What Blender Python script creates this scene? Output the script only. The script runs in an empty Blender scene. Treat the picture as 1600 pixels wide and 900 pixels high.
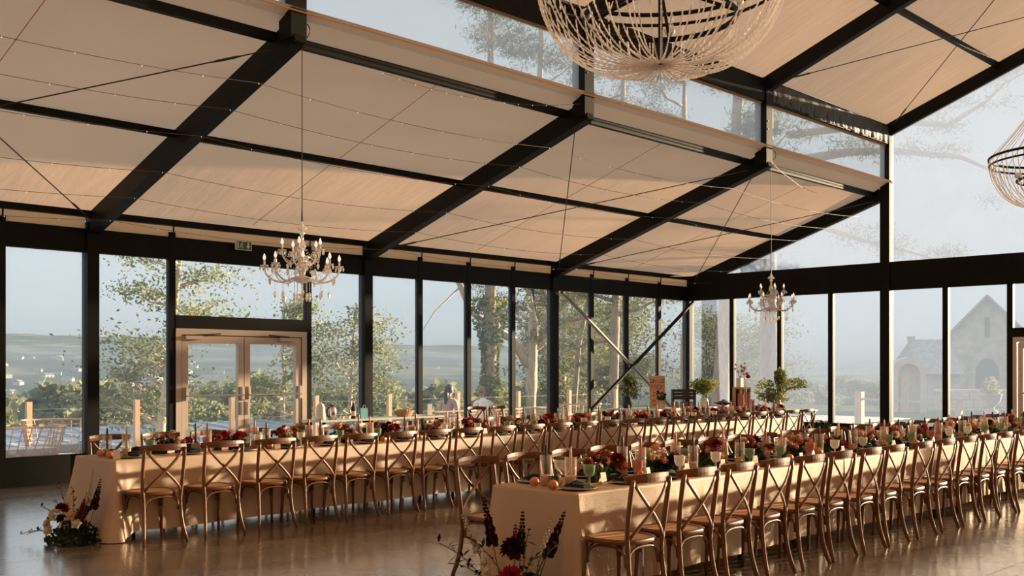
import bpy, math, random
import numpy as np
from mathutils import Vector, Matrix
R = math.radians
PI = math.pi
random.seed(7)
rng = np.random.default_rng(7)
scene = bpy.context.scene
COL = scene.collection

# ------------------------------------------------------------------ camera
CAM_Z = 1.57
YAW = math.atan2(1600.0, 1660.0)          # the hall's long axis runs 43.9 deg right of the view axis
cd = bpy.data.cameras.new('camera')
cam = bpy.data.objects.new('camera', cd)
COL.objects.link(cam)
cam.location = (0, 0, CAM_Z)
cam.rotation_euler = (PI / 2, 0, YAW)
cd.sensor_width = 36.0
cd.lens = 36.0 * 1660.0 / 1600.0
cd.shift_y = 127.0 / 1600.0
cd.clip_start = 0.05
cd.clip_end = 20000
scene.camera = cam

# ------------------------------------------------------------------ sky, sun, exposure
world = bpy.data.worlds.new('sky')
scene.world = world
world.use_nodes = True
wn = world.node_tree.nodes
wl = world.node_tree.links
bg = wn['Background']
tc = wn.new('ShaderNodeTexCoord')
mp = wn.new('ShaderNodeMapping')
mp.inputs['Scale'].default_value = (1.0, 1.0, 3.5)
nz = wn.new('ShaderNodeTexNoise')
nz.inputs['Scale'].default_value = 1.6
nz.inputs['Detail'].default_value = 5
rp = wn.new('ShaderNodeValToRGB')
rp.color_ramp.elements[0].position = 0.32
rp.color_ramp.elements[0].color = (0.62, 0.68, 0.73, 1)
rp.color_ramp.elements[1].position = 0.68
rp.color_ramp.elements[1].color = (0.72, 0.765, 0.80, 1)
wl.new(tc.outputs['Generated'], mp.inputs['Vector'])
wl.new(mp.outputs['Vector'], nz.inputs['Vector'])
wl.new(nz.outputs['Fac'], rp.inputs['Fac'])
wl.new(rp.outputs['Color'], bg.inputs['Color'])
bg.inputs['Strength'].default_value = 1.0

SUN_AZ, SUN_EL = R(13.0), R(8.0)          # azimuth measured from the hall's long axis (+Y) towards +X
sd = bpy.data.lights.new('sun', 'SUN')
sd.energy = 20.0
sd.color = (1.0, 0.73, 0.46)
sd.angle = R(0.9)
sun = bpy.data.objects.new('sun', sd)
COL.objects.link(sun)
to_sun = Vector((math.sin(SUN_AZ) * math.cos(SUN_EL), math.cos(SUN_AZ) * math.cos(SUN_EL), math.sin(SUN_EL)))
sun.rotation_euler = to_sun.to_track_quat('Z', 'Y').to_euler()
sun.location = (10, 60, 30)

vs = scene.view_settings
vs.view_transform = 'Standard'
vs.look = 'None'
vs.exposure = 0.25
vs.gamma = 1.0
vs.use_curve_mapping = False
scene.cycles.transparent_max_bounces = 24
scene.cycles.max_bounces = 8

# ------------------------------------------------------------------ materials
def new_mat(name):
    m = bpy.data.materials.new(name)
    m.use_nodes = True
    nt = m.node_tree
    return m, nt, nt.nodes, nt.links, nt.nodes['Principled BSDF']

def pmat(name, col, rough=0.5, metal=0.0, var=0.12, scale=8.0, bump=0.0, bscale=None, spec=0.5, stretch=None, col2=None):
    """principled surface whose colour wanders between two tones with procedural noise"""
    m, nt, n, l, b = new_mat(name)
    t = n.new('ShaderNodeTexCoord')
    mpn = n.new('ShaderNodeMapping')
    if stretch:
        mpn.inputs['Scale'].default_value = stretch
    l.new(t.outputs['Object'], mpn.inputs['Vector'])
    z = n.new('ShaderNodeTexNoise')
    z.inputs['Scale'].default_value = scale
    z.inputs['Detail'].default_value = 4
    l.new(mpn.outputs['Vector'], z.inputs['Vector'])
    r = n.new('ShaderNodeValToRGB')
    r.color_ramp.elements[0].position = 0.3
    r.color_ramp.elements[1].position = 0.7
    c2 = col2 if col2 else tuple(min(1, c * (1 + var)) for c in col)
    c1 = col if col2 else tuple(c * (1 - var) for c in col)
    r.color_ramp.elements[0].color = (*c1, 1)
    r.color_ramp.elements[1].color = (*c2, 1)
    l.new(z.outputs['Fac'], r.inputs['Fac'])
    l.new(r.outputs['Color'], b.inputs['Base Color'])
    b.inputs['Roughness'].default_value = rough
    b.inputs['Metallic'].default_value = metal
    b.inputs['Specular IOR Level'].default_value = spec
    if bump:
        z2 = n.new('ShaderNodeTexNoise')
        z2.inputs['Scale'].default_value = bscale or scale * 3
        z2.inputs['Detail'].default_value = 5
        l.new(mpn.outputs['Vector'], z2.inputs['Vector'])
        bm = n.new('ShaderNodeBump')
        bm.inputs['Strength'].default_value = bump
        bm.inputs['Distance'].default_value = 0.02
        l.new(z2.outputs['Fac'], bm.inputs['Height'])
        l.new(bm.outputs['Normal'], b.inputs['Normal'])
    return m

def leafmat(name, c1, c2, trans=0.45):
    """leaf: diffuse plus translucent, tone varies over the crown"""
    m, nt, n, l, b = new_mat(name)
    out = n['Material Output']
    n.remove(b)
    t = n.new('ShaderNodeTexCoord')
    z = n.new('ShaderNodeTexNoise')
    z.inputs['Scale'].default_value = 2.3
    z.inputs['Detail'].default_value = 6
    l.new(t.outputs['Object'], z.inputs['Vector'])
    r = n.new('ShaderNodeValToRGB')
    r.color_ramp.elements[0].position = 0.35
    r.color_ramp.elements[1].position = 0.65
    r.color_ramp.elements[0].color = (*c1, 1)
    r.color_ramp.elements[1].color = (*c2, 1)
    l.new(z.outputs['Fac'], r.inputs['Fac'])
    d = n.new('ShaderNodeBsdfDiffuse')
    tr = n.new('ShaderNodeBsdfTranslucent')
    mx = n.new('ShaderNodeMixShader')
    mx.inputs['Fac'].default_value = trans
    l.new(r.outputs['Color'], d.inputs['Color'])
    l.new(r.outputs['Color'], tr.inputs['Color'])
    l.new(d.outputs['BSDF'], mx.inputs[1])
    l.new(tr.outputs['BSDF'], mx.inputs[2])
    l.new(mx.outputs['Shader'], out.inputs['Surface'])
    return m

def fabricmat(name, cd_, ct, trans, weave=180.0, wrinkle=0.0, wscale=(1, 1, 1), rough=None):
    """cloth or canvas: diffuse + translucent with a fine weave and soft wrinkles"""
    m, nt, n, l, b = new_mat(name)
    out = n['Material Output']
    n.remove(b)
    t = n.new('ShaderNodeTexCoord')
    z = n.new('ShaderNodeTexNoise')
    z.inputs['Scale'].default_value = 0.9
    z.inputs['Detail'].default_value = 6
    l.new(t.outputs['Object'], z.inputs['Vector'])
    hs = n.new('ShaderNodeMixRGB')
    hs.blend_type = 'MULTIPLY'
    hs.inputs['Fac'].default_value = 0.16
    hs.inputs['Color1'].default_value = (*ct, 1)
    l.new(z.outputs['Fac'], hs.inputs['Color2'])
    d = n.new('ShaderNodeBsdfDiffuse')
    d.inputs['Color'].default_value = (*cd_, 1)
    tr = n.new('ShaderNodeBsdfTranslucent')
    l.new(hs.outputs['Color'], tr.inputs['Color'])
    mx = n.new('ShaderNodeMixShader')
    mx.inputs['Fac'].default_value = trans
    l.new(d.outputs['BSDF'], mx.inputs[1])
    l.new(tr.outputs['BSDF'], mx.inputs[2])
    last = mx
    bnode = n.new('ShaderNodeBump')
    bnode.inputs['Strength'].default_value = 0.15 if wrinkle else 0.3
    bnode.inputs['Distance'].default_value = 0.02
    mpn = n.new('ShaderNodeMapping')
    mpn.inputs['Scale'].default_value = wscale
    l.new(t.outputs['Object'], mpn.inputs['Vector'])
    z2 = n.new('ShaderNodeTexNoise')
    z2.inputs['Scale'].default_value = 3.0 if wrinkle else weave
    z2.inputs['Detail'].default_value = 4
    l.new(mpn.outputs['Vector'], z2.inputs['Vector'])
    l.new(z2.outputs['Fac'], bnode.inputs['Height'])
    l.new(bnode.outputs['Normal'], d.inputs['Normal'])
    l.new(bnode.outputs['Normal'], tr.inputs['Normal'])
    if rough is not None:
        g = n.new('ShaderNodeBsdfGlossy')
        g.inputs['Roughness'].default_value = rough
        g.inputs['Color'].default_value = (1, 0.95, 0.88, 1)
        l.new(bnode.outputs['Normal'], g.inputs['Normal'])
        m2 = n.new('ShaderNodeMixShader')
        m2.inputs['Fac'].default_value = 0.10
        l.new(mx.outputs['Shader'], m2.inputs[1])
        l.new(g.outputs['BSDF'], m2.inputs[2])
        last = m2
    l.new(last.outputs['Shader'], out.inputs['Surface'])
    return m

def panemat(name, haze, refl=0.05, tint=(0.96, 0.98, 0.98), hcol=(0.92, 0.92, 0.90)):
    """clear pane: see-through, a little mirror, and a light-scattering film: dust, milky plastic, added haze veil"""
    m, nt, n, l, b = new_mat(name)
    out = n['Material Output']
    n.remove(b)
    tr = n.new('ShaderNodeBsdfTransparent')
    tr.inputs['Color'].default_value = (*tint, 1)
    gl = n.new('ShaderNodeBsdfGlossy')
    gl.inputs['Roughness'].default_value = 0.02
    lw = n.new('ShaderNodeLayerWeight')
    lw.inputs['Blend'].default_value = 0.25
    mu = n.new('ShaderNodeMath')
    mu.operation = 'MULTIPLY'
    mu.inputs[1].default_value = refl * 4
    l.new(lw.outputs['Facing'], mu.inputs[0])
    m1 = n.new('ShaderNodeMixShader')
    l.new(mu.outputs['Value'], m1.inputs['Fac'])
    l.new(tr.outputs['BSDF'], m1.inputs[1])
    l.new(gl.outputs['BSDF'], m1.inputs[2])
    last = m1
    if haze > 0:
        tl = n.new('ShaderNodeBsdfTranslucent')
        tl.inputs['Color'].default_value = (*hcol, 1)
        t = n.new('ShaderNodeTexCoord')
        z = n.new('ShaderNodeTexNoise')
        z.inputs['Scale'].default_value = 1.4
        z.inputs['Detail'].default_value = 5
        l.new(t.outputs['Object'], z.inputs['Vector'])
        mr = n.new('ShaderNodeMapRange')
        mr.inputs['From Min'].default_value = 0.3
        mr.inputs['From Max'].default_value = 0.7
        mr.inputs['To Min'].default_value = haze * 0.96
        mr.inputs['To Max'].default_value = haze * 1.04
        l.new(z.outputs['Fac'], mr.inputs['Value'])
        m2 = n.new('ShaderNodeMixShader')
        l.new(mr.outputs['Result'], m2.inputs['Fac'])
        l.new(m1.outputs['Shader'], m2.inputs[1])
        l.new(tl.outputs['BSDF'], m2.inputs[2])
        last = m2
    l.new(last.outputs['Shader'], out.inputs['Surface'])
    return m

def tintglass(name, col, clear=0.6, rough=0.05):
    """drinking glass / crystal: part see-through tint, part glossy body"""
    m, nt, n, l, b = new_mat(name)
    out = n['Material Output']
    b.inputs['Base Color'].default_value = (*col, 1)
    b.inputs['Roughness'].default_value = rough
    b.inputs['Specular IOR Level'].default_value = 0.9
    tr = n.new('ShaderNodeBsdfTransparent')
    tr.inputs['Color'].default_value = (*[0.35 + 0.65 * c for c in col], 1)
    t = n.new('ShaderNodeTexCoord')
    z = n.new('ShaderNodeTexNoise')
    z.inputs['Scale'].default_value = 60
    l.new(t.outputs['Object'], z.inputs['Vector'])
    lw = n.new('ShaderNodeLayerWeight')
    lw.inputs['Blend'].default_value = 0.35
    mr = n.new('ShaderNodeMapRange')
    mr.inputs['To Min'].default_value = 1 - clear
    mr.inputs['To Max'].default_value = min(1.0, 1.45 - clear)
    l.new(lw.outputs['Facing'], mr.inputs['Value'])
    bm = n.new('ShaderNodeBump')
    bm.inputs['Strength'].default_value = 0.15
    l.new(z.outputs['Fac'], bm.inputs['Height'])
    l.new(bm.outputs['Normal'], b.inputs['Normal'])
    mx = n.new('ShaderNodeMixShader')
    l.new(mr.outputs['Result'], mx.inputs['Fac'])
    l.new(tr.outputs['BSDF'], mx.inputs[1])
    l.new(b.outputs['BSDF'], mx.inputs[2])
    l.new(mx.outputs['Shader'], out.inputs['Surface'])
    return m

def sparkle(name, col, clear, gloss=0.5):
    """cut glass: white translucent body with glossy facets, slightly see-through"""
    m, nt, n, l, b = new_mat(name)
    out = n['Material Output']
    n.remove(b)
    tl = n.new('ShaderNodeBsdfTranslucent')
    tl.inputs['Color'].default_value = (*col, 1)
    df = n.new('ShaderNodeBsdfDiffuse')
    df.inputs['Color'].default_value = (*col, 1)
    gl = n.new('ShaderNodeBsdfGlossy')
    gl.inputs['Roughness'].default_value = 0.08
    tr = n.new('ShaderNodeBsdfTransparent')
    t = n.new('ShaderNodeTexCoord')
    z = n.new('ShaderNodeTexNoise')
    z.inputs['Scale'].default_value = 90
    l.new(t.outputs['Object'], z.inputs['Vector'])
    bm = n.new('ShaderNodeBump')
    bm.inputs['Strength'].default_value = 0.4
    l.new(z.outputs['Fac'], bm.inputs['Height'])
    l.new(bm.outputs['Normal'], gl.inputs['Normal'])
    a = n.new('ShaderNodeMixShader')
    a.inputs['Fac'].default_value = 0.5
    l.new(tl.outputs['BSDF'], a.inputs[1])
    l.new(df.outputs['BSDF'], a.inputs[2])
    c = n.new('ShaderNodeMixShader')
    c.inputs['Fac'].default_value = gloss
    l.new(a.outputs['Shader'], c.inputs[1])
    l.new(gl.outputs['BSDF'], c.inputs[2])
    d = n.new('ShaderNodeMixShader')
    d.inputs['Fac'].default_value = clear
    l.new(c.outputs['Shader'], d.inputs[1])
    l.new(tr.outputs['BSDF'], d.inputs[2])
    l.new(d.outputs['Shader'], out.inputs['Surface'])
    return m

M = {}
M['steel'] = pmat('black_steel', (0.006, 0.0055, 0.0045), 0.5, 0.0, 0.3, 5, spec=0.14)
M['steel_grey'] = pmat('galvanised_tube', (0.30, 0.28, 0.25), 0.4, 0.6, 0.2, 20)
M['cable'] = pmat('steel_cable', (0.02, 0.017, 0.014), 0.5)
M['roof'] = fabricmat('roof_canvas', (0.52, 0.345, 0.225), (0.84, 0.575, 0.385), 0.50, wrinkle=1, wscale=(0.5, 3.0, 1))
M['seam'] = fabricmat('canvas_seam', (0.60, 0.40, 0.26), (0.95, 0.70, 0.48), 0.6)
M['valance'] = fabricmat('valance_canvas', (0.75, 0.52, 0.34), (1.0, 0.78, 0.56), 0.75)
M['cloth'] = fabricmat('linen_cloth', (0.47, 0.30, 0.182), (0.55, 0.36, 0.22), 0.12, weave=220, rough=0.42)
M['wood'] = pmat('chair_wood', (0.135, 0.052, 0.018), 0.36, 0, 0.3, 5, 0.05, 60, stretch=(3, 3, 0.6), spec=0.35)
M['cane'] = pmat('cane_seat', (0.50, 0.26, 0.11), 0.6, 0, 0.25, 90, 0.3, 150)
M['glass_side'] = panemat('clear_pane', 0.06, 0.03, hcol=(0.72, 0.80, 0.90))  # pale film added to veil the view outside, as haze would
M['glass_end'] = panemat('dusty_pane', 0.26, 0.03, hcol=(0.115, 0.155, 0.235))
M['glass_gable'] = panemat('milky_gable_pane', 0.50, 0.02, hcol=(0.140, 0.180, 0.265))
M['glass_clere'] = panemat('milky_clerestory_pane', 0.30, 0.02, hcol=(0.85, 0.88, 0.92))
M['alu'] = pmat('taupe_aluminium', (0.54, 0.45, 0.38), 0.45, 0.1, 0.05, 3)
M['alu_white'] = pmat('pale_aluminium', (0.62, 0.52, 0.46), 0.45, 0.1, 0.05, 3)
M['right_panel'] = pmat('added_shade_panel', (0.10, 0.085, 0.07), 0.6, 0, 0.1, 2)  # unseen dark panels added to cut light from the right
M['chrome'] = pmat('brushed_steel', (0.6, 0.57, 0.52), 0.25, 0.9, 0.05, 30)
M['dark_gap'] = pmat('rubber_gasket', (0.012, 0.011, 0.010), 0.7)
M['crystal'] = sparkle('crystal', (1.0, 0.94, 0.90), 0.22)
M['bead'] = sparkle('bead_strand', (1.0, 0.95, 0.92), 0.0, 0.22)
m, nt, n, l, b = new_mat('bulb_added_glow')  # emission added to brighten the bulbs and the crystals round them
b.inputs['Base Color'].default_value = (1, 0.95, 0.9, 1)
b.inputs['Roughness'].default_value = 0.15
b.inputs['Emission Color'].default_value = (1, 0.86, 0.74, 1)
b.inputs['Emission Strength'].default_value = 0.55
M['bulbglass'] = m
M['ceramic'] = pmat('white_ceramic', (0.78, 0.75, 0.70), 0.3, 0, 0.04, 20)
M['plate'] = pmat('dark_plate', (0.07, 0.06, 0.05), 0.28, 0, 0.25, 20)
M['plate_pale'] = pmat('stoneware_plate', (0.50, 0.42, 0.34), 0.4, 0, 0.15, 30)
M['napkin'] = pmat('black_napkin', (0.012, 0.013, 0.016), 0.85, 0, 0.3, 60)
M['card'] = pmat('paper_card', (0.72, 0.60, 0.50), 0.8, 0, 0.04, 30)
M['orange'] = pmat('orange_skin', (0.55, 0.17, 0.05), 0.45, 0, 0.2, 40, 0.2, 200)
M['peach'] = pmat('peach_skin', (0.52, 0.26, 0.13), 0.6, 0, 0.25, 20)
M['ink'] = pmat('dark_ink', (0.03, 0.02, 0.02), 0.7)
for nme, c in dict(black=(0.012, 0.011, 0.012), coral=(0.60, 0.21, 0.14), brick=(0.34, 0.065, 0.04), orange=(0.56, 0.22, 0.11), blush=(0.70, 0.45, 0.36)).items():
    M['wax_' + nme] = pmat(nme + '_wax', c, 0.4, 0, 0.06, 30)
M['tube'] = tintglass('candle_tube_glass', (0.95, 0.90, 0.85), 0.96)
M['sand'] = pmat('tube_sand', (0.52, 0.36, 0.22), 0.9, 0, 0.3, 200)
M['gob_clear'] = tintglass('clear_goblet', (0.90, 0.88, 0.82), 0.80)
M['gob_green'] = tintglass('green_goblet', (0.46, 0.58, 0.40), 0.78)
M['gob_pink'] = tintglass('pink_goblet', (0.66, 0.36, 0.30), 0.75)
M['tumbler'] = tintglass('green_tumbler', (0.03, 0.11, 0.06), 0.5)
FLOW = dict(burgundy=(0.15, 0.010, 0.018), crimson=(0.34, 0.022, 0.034), coral=(0.66, 0.24, 0.16), peach=(0.72, 0.42, 0.27), cream=(0.70, 0.60, 0.43),
            pink=(0.56, 0.22, 0.22), rust=(0.32, 0.095, 0.042), plum=(0.035, 0.007, 0.018), blush=(0.66, 0.46, 0.38))
for k, c in FLOW.items():
    M['fl_' + k] = leafmat('petal_' + k, tuple(x * 0.72 for x in c), c, 0.25)
M['foliage'] = leafmat('bouquet_leaf', (0.014, 0.025, 0.012), (0.045, 0.068, 0.030), 0.25)
M['stem'] = pmat('green_stem', (0.05, 0.085, 0.03), 0.6)
M['oak'] = pmat('larch_post', (0.62, 0.38, 0.22), 0.7, 0, 0.2, 6, stretch=(6, 6, 0.7))
M['rattan'] = pmat('rattan_cane', (0.58, 0.33, 0.20), 0.55, 0, 0.2, 20)
M['cushion'] = pmat('grey_cushion', (0.52, 0.50, 0.50), 0.9, 0, 0.06, 30)
M['zinc'] = pmat('zinc_sheet', (0.44, 0.52, 0.60), 0.42, 0.25, 0.10, 1.2)
M['deck'] = pmat('terrace_gravel', (0.62, 0.59, 0.55), 0.9, 0, 0.2, 4, 0.4, 60)
M['bark'] = pmat('pine_bark', (0.36, 0.26, 0.19), 0.9, 0, 0.4, 5, 0.9, 12, stretch=(3, 3, 0.6))
M['bark_pale'] = pmat('pale_bark', (0.62, 0.48, 0.37), 0.9, 0, 0.25, 6, 0.8, 14, stretch=(3, 3, 0.6))
M['leaf_birch'] = leafmat('ash_leaf', (0.124, 0.155, 0.056), (0.341, 0.347, 0.149))
M['leaf_dark'] = leafmat('oak_leaf', (0.093, 0.112, 0.040), (0.260, 0.260, 0.105))
M['leaf_ivy'] = leafmat('ivy_leaf', (0.074, 0.105, 0.028), (0.223, 0.248, 0.081))
M['needle'] = leafmat('pine_needle', (0.068, 0.081, 0.037), (0.186, 0.186, 0.087), 0.4)
M['leaf_valley'] = leafmat('valley_leaf', (0.17, 0.19, 0.105), (0.36, 0.37, 0.22), 0.3)
M['leaf_cream'] = leafmat('blossom_leaf', (0.279, 0.260, 0.161), (0.527, 0.459, 0.335), 0.4)
M['leaf_pot'] = leafmat('pot_leaf', (0.120, 0.150, 0.050), (0.420, 0.420, 0.180), 0.45)
M['stone'] = pmat('chapel_stone', (0.50, 0.44, 0.38), 0.9, 0, 0.25, 1.8, 0.6, 5)
M['stone_pale'] = pmat('pale_limestone', (0.60, 0.50, 0.42), 0.9, 0, 0.15, 2.5, 0.5, 8)
M['slate'] = pmat('slate_roof', (0.36, 0.34, 0.33), 0.7, 0, 0.2, 3)
M['void'] = pmat('dark_opening', (0.10, 0.09, 0.085), 0.9)
M['house'] = pmat('render_wall', (0.80, 0.77, 0.72), 0.9, 0, 0.06, 0.2)
M['tile'] = pmat('clay_tile_roof', (0.40, 0.32, 0.28), 0.9, 0, 0.15, 0.4)
M['skin'] = pmat('skin', (0.62, 0.36, 0.25), 0.55)
M['hair_dark'] = pmat('dark_hair', (0.022, 0.015, 0.012), 0.5, 0, 0.3, 40)
M['hair_fair'] = pmat('fair_hair', (0.24, 0.145, 0.075), 0.6, 0, 0.3, 40)
M['shirt_taupe'] = pmat('taupe_shirt', (0.45, 0.34, 0.29), 0.85)
M['shirt_white'] = pmat('white_shirt', (0.80, 0.80, 0.82), 0.85)
M['crate'] = pmat('black_crate', (0.030, 0.020, 0.017), 0.6, 0, 0.3, 10)
M['wicker'] = pmat('wicker', (0.52, 0.27, 0.12), 0.7, 0, 0.35, 60, 0.5, 90)
M['signboard'] = pmat('plywood_sign', (0.66, 0.42, 0.28), 0.7, 0, 0.12, 4, stretch=(1, 1, 6))
M['sign_orange'] = pmat('orange_lettering', (0.62, 0.15, 0.04), 0.6)
M['sign_dark'] = pmat('brown_lettering', (0.07, 0.045, 0.02), 0.6)
M['exit_green'] = pmat('exit_green', (0.02, 0.12, 0.05), 0.4)
M['exit_white'] = pmat('exit_white', (0.62, 0.66, 0.52), 0.4)
M['teal'] = pmat('teal_paper', (0.10, 0.35, 0.42), 0.7)
M['table_top'] = pmat('white_table_top', (0.62, 0.58, 0.52), 0.5, 0, 0.05, 4)

# ------------------------------------------------------------------ mesh helpers
class MB:
    """collects shapes into one mesh"""
    def __init__(s):
        s.v = []
        s.f = []
    def add(s, v, f):
        o = len(s.v)
        s.v += [tuple(p) for p in v]
        s.f += [tuple(i + o for i in q) for q in f]
        return s
    def box(s, a, b):
        x0, y0, z0 = a
        x1, y1, z1 = b
        return s.add([(x0, y0, z0), (x1, y0, z0), (x1, y1, z0), (x0, y1, z0), (x0, y0, z1), (x1, y0, z1), (x1, y1, z1), (x0, y1, z1)],
                     [(0, 3, 2, 1), (4, 5, 6, 7), (0, 1, 5, 4), (1, 2, 6, 5), (2, 3, 7, 6), (3, 0, 4, 7)])
    def beam(s, p, q, w, h, up=(0, 0, 1)):
        """box of section w x h from p to q"""
        p, q, up = Vector(p), Vector(q), Vector(up)
        d = (q - p).normalized()
        sx = d.cross(up).normalized() * (w / 2)
        sz = sx.cross(d).normalized() * (h / 2)
        vs_ = [p - sx - sz, p + sx - sz, p + sx + sz, p - sx + sz, q - sx - sz, q + sx - sz, q + sx + sz, q - sx + sz]
        return s.add(vs_, [(0, 1, 2, 3), (7, 6, 5, 4), (0, 4, 5, 1), (1, 5, 6, 2), (2, 6, 7, 3), (3, 7, 4, 0)])
    def tube(s, path, r, n=6, squash=None, up=(0, 0, 1), cap=True):
        """round (or squashed: width factor, height factor) tube along a path; r number or list"""
        P = [Vector(p) for p in path]
        if not hasattr(r, '__len__'):
            r = [r] * len(P)
        up = Vector(up)
        vs_ = []
        for i, p in enumerate(P):
            d = (P[min(i + 1, len(P) - 1)] - P[max(i - 1, 0)])
            d = d.normalized() if d.length > 1e-9 else Vector((0, 0, 1))
            a = d.cross(up)
            if a.length < 1e-3:
                a = d.cross(Vector((0, 1, 0)))
                if a.length < 1e-3:
                    a = d.cross(Vector((1, 0, 0)))
            a.normalize()
            b = a.cross(d).normalized()
            sa, sb = squash if squash else (1, 1)
            for k in range(n):
                t = 2 * PI * (k + 0.5) / n
                vs_.append(p + a * (math.cos(t) * r[i] * sa) + b * (math.sin(t) * r[i] * sb))
        fs = []
        for i in range(len(P) - 1):
            for k in range(n):
                k2 = (k + 1) % n
                fs.append((i * n + k, i * n + k2, (i + 1) * n + k2, (i + 1) * n + k))
        if cap:
            fs.append(tuple(range(n))[::-1])
            fs.append(tuple((len(P) - 1) * n + k for k in range(n)))
        return s.add(vs_, fs)
    def lathe(s, prof, n=12, c=(0, 0, 0)):
        vs_, fs = [], []
        for (r, z) in prof:
            for k in range(n):
                t = 2 * PI * k / n
                vs_.append((c[0] + r * math.cos(t), c[1] + r * math.sin(t), c[2] + z))
        for i in range(len(prof) - 1):
            for k in range(n):
                k2 = (k + 1) % n
                fs.append((i * n + k, i * n + k2, (i + 1) * n + k2, (i + 1) * n + k))
        return s.add(vs_, fs)
    def ball(s, c, r, n=8, m=5, sq=1.0):
        prof = [(max(1e-4, r * math.sin(PI * i / m)), -r * sq * math.cos(PI * i / m)) for i in range(m + 1)]
        return s.lathe(prof, n, c)
    def leaf(s, base, d, ln, w, up=(0, 0, 1), fold=0.15):
        base, d, up = Vector(base), Vector(d).normalized(), Vector(up)
        a = d.cross(up)
        if a.length < 1e-3:
            a = Vector((1, 0, 0))
        a.normalize()
        nn = a.cross(d)
        mid = base + d * ln * 0.5
        return s.add([base, mid + a * w / 2 + nn * w * fold, base + d * ln, mid - a * w / 2 + nn * w * fold, mid], [(0, 1, 4), (1, 2, 4), (2, 3, 4), (3, 0, 4)])
    def mesh(s, name, mat, smooth=False):
        me = bpy.data.meshes.new(name)
        me.from_pydata(s.v, [], s.f)
        me.materials.append(M[mat] if isinstance(mat, str) else mat)
        if smooth:
            me.polygons.foreach_set('use_smooth', [True] * len(me.polygons))
        me.update()
        return me
    def build(s, name, mat, parent=None, loc=None, smooth=False):
        return link(name, s.mesh(name, mat, smooth), parent, loc)

def link(name, me, parent=None, loc=None, rot=None, scale=None):
    o = bpy.data.objects.new(name, me)
    COL.objects.link(o)
    if parent is not None:
        o.parent = parent
    if loc is not None:
        o.location = loc
    if rot is not None:
        o.rotation_euler = rot
    if scale is not None:
        o.scale = scale if hasattr(scale, '__len__') else (scale,) * 3
    return o

def tag(o, label=None, cat=None, group=None, kind=None):
    if label:
        o['label'] = label
    if cat:
        o['category'] = cat
    if group:
        o['group'] = group
    if kind:
        o['kind'] = kind
    return o

def thing(name, label, cat, loc=(0, 0, 0), rz=0.0, group=None, kind=None):
    o = link(name, None, None, loc, (0, 0, rz))
    o.empty_display_size = 0.1
    return tag(o, label, cat, group, kind)

def copy_tree(o, parent=None, loc=None, rz=None, scale=None):
    c = o.copy()
    COL.objects.link(c)
    c.parent = parent
    if loc is not None:
        c.location = loc
    if rz is not None:
        c.rotation_euler = (0, 0, rz)
    if scale is not None:
        c.scale = (scale,) * 3
    for ch in o.children:
        copy_tree(ch, c)
    return c

def npmesh(name, V, Q, mat, smooth=False):
    """fast quad mesh from numpy arrays"""
    V = np.asarray(V, dtype=np.float32)
    Q = np.asarray(Q, dtype=np.int32)
    k = Q.shape[1]
    me = bpy.data.meshes.new(name)
    me.vertices.add(len(V))
    me.vertices.foreach_set('co', V.ravel())
    me.loops.add(Q.size)
    me.loops.foreach_set('vertex_index', Q.ravel())
    me.polygons.add(len(Q))
    me.polygons.foreach_set('loop_start', np.arange(0, Q.size, k, dtype=np.int32))
    me.polygons.foreach_set('loop_total', np.full(len(Q), k, dtype=np.int32))
    if smooth:
        me.polygons.foreach_set('use_smooth', np.ones(len(Q), dtype=bool))
    me.materials.append(M[mat] if isinstance(mat, str) else mat)
    me.update(calc_edges=True)
    me.validate()
    return me

def leaves(centres, size, aspect=0.55, flat=0.0, jitter=0.35, droop=0.0):
    """a rhombic leaf at every centre, random heading; flat>0 keeps leaves near horizontal"""
    C = np.asarray(centres)
    n = len(C)
    d = rng.normal(size=(n, 3))
    d[:, 2] = d[:, 2] * (1 - flat) - droop
    d /= np.linalg.norm(d, axis=1)[:, None] + 1e-9
    u = rng.normal(size=(n, 3))
    u[:, :2] *= (1 - flat)
    a = np.cross(d, u)
    a /= np.linalg.norm(a, axis=1)[:, None] + 1e-9
    ln = size * (1 + jitter * rng.uniform(-1, 1, n))[:, None]
    w = ln * aspect
    V = np.stack([C - d * ln / 2, C + a * w / 2, C + d * ln / 2, C - a * w / 2], axis=1).reshape(-1, 3)
    Q = np.arange(4 * n).reshape(n, 4)
    return V, Q

def ordinal(i):
    w = ['first', 'second', 'third', 'fourth', 'fifth', 'sixth', 'seventh', 'eighth', 'ninth', 'tenth', 'eleventh', 'twelfth', 'thirteenth', 'fourteenth',
         'fifteenth', 'sixteenth', 'seventeenth', 'eighteenth', 'nineteenth', 'twentieth', 'twenty-first', 'twenty-second', 'twenty-third', 'twenty-fourth',
         'twenty-fifth', 'twenty-sixth', 'twenty-seventh', 'twenty-eighth', 'twenty-ninth', 'thirtieth', 'thirty-first', 'thirty-second', 'thirty-third', 'thirty-fourth', 'thirty-fifth', 'thirty-sixth', 'thirty-seventh', 'thirty-eighth', 'thirty-ninth', 'fortieth']
    return w[i] if i < len(w) else 'one past the fortieth'

# ================================================================== THE SETTING
XW, XN, XC, XM, XR = -14.58, -9.67, -4.67, 0.33, 5.24   # left wall, nave posts, ridge, right nave posts, right wall
BAY = 4.86
FY = [6.62 + BAY * k for k in range(-2, 4)]               # frames: -3.10 ... 21.20
YE = FY[-1]
YB = FY[0]
Z_H0, Z_H1 = 3.20, 3.53                                    # header of the side wall
SA = 0.325                                                 # slope of the aisle roof
SN = 0.376                                                 # slope of the nave roof
def za(x):                                                 # underside of aisle canvas
    return 3.74 + SA * (x - XW)
def zn(x):                                                 # underside of nave canvas
    return 6.62 + SN * (x - XN) if x <= XC else 6.62 + SN * (XM - x)

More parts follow.
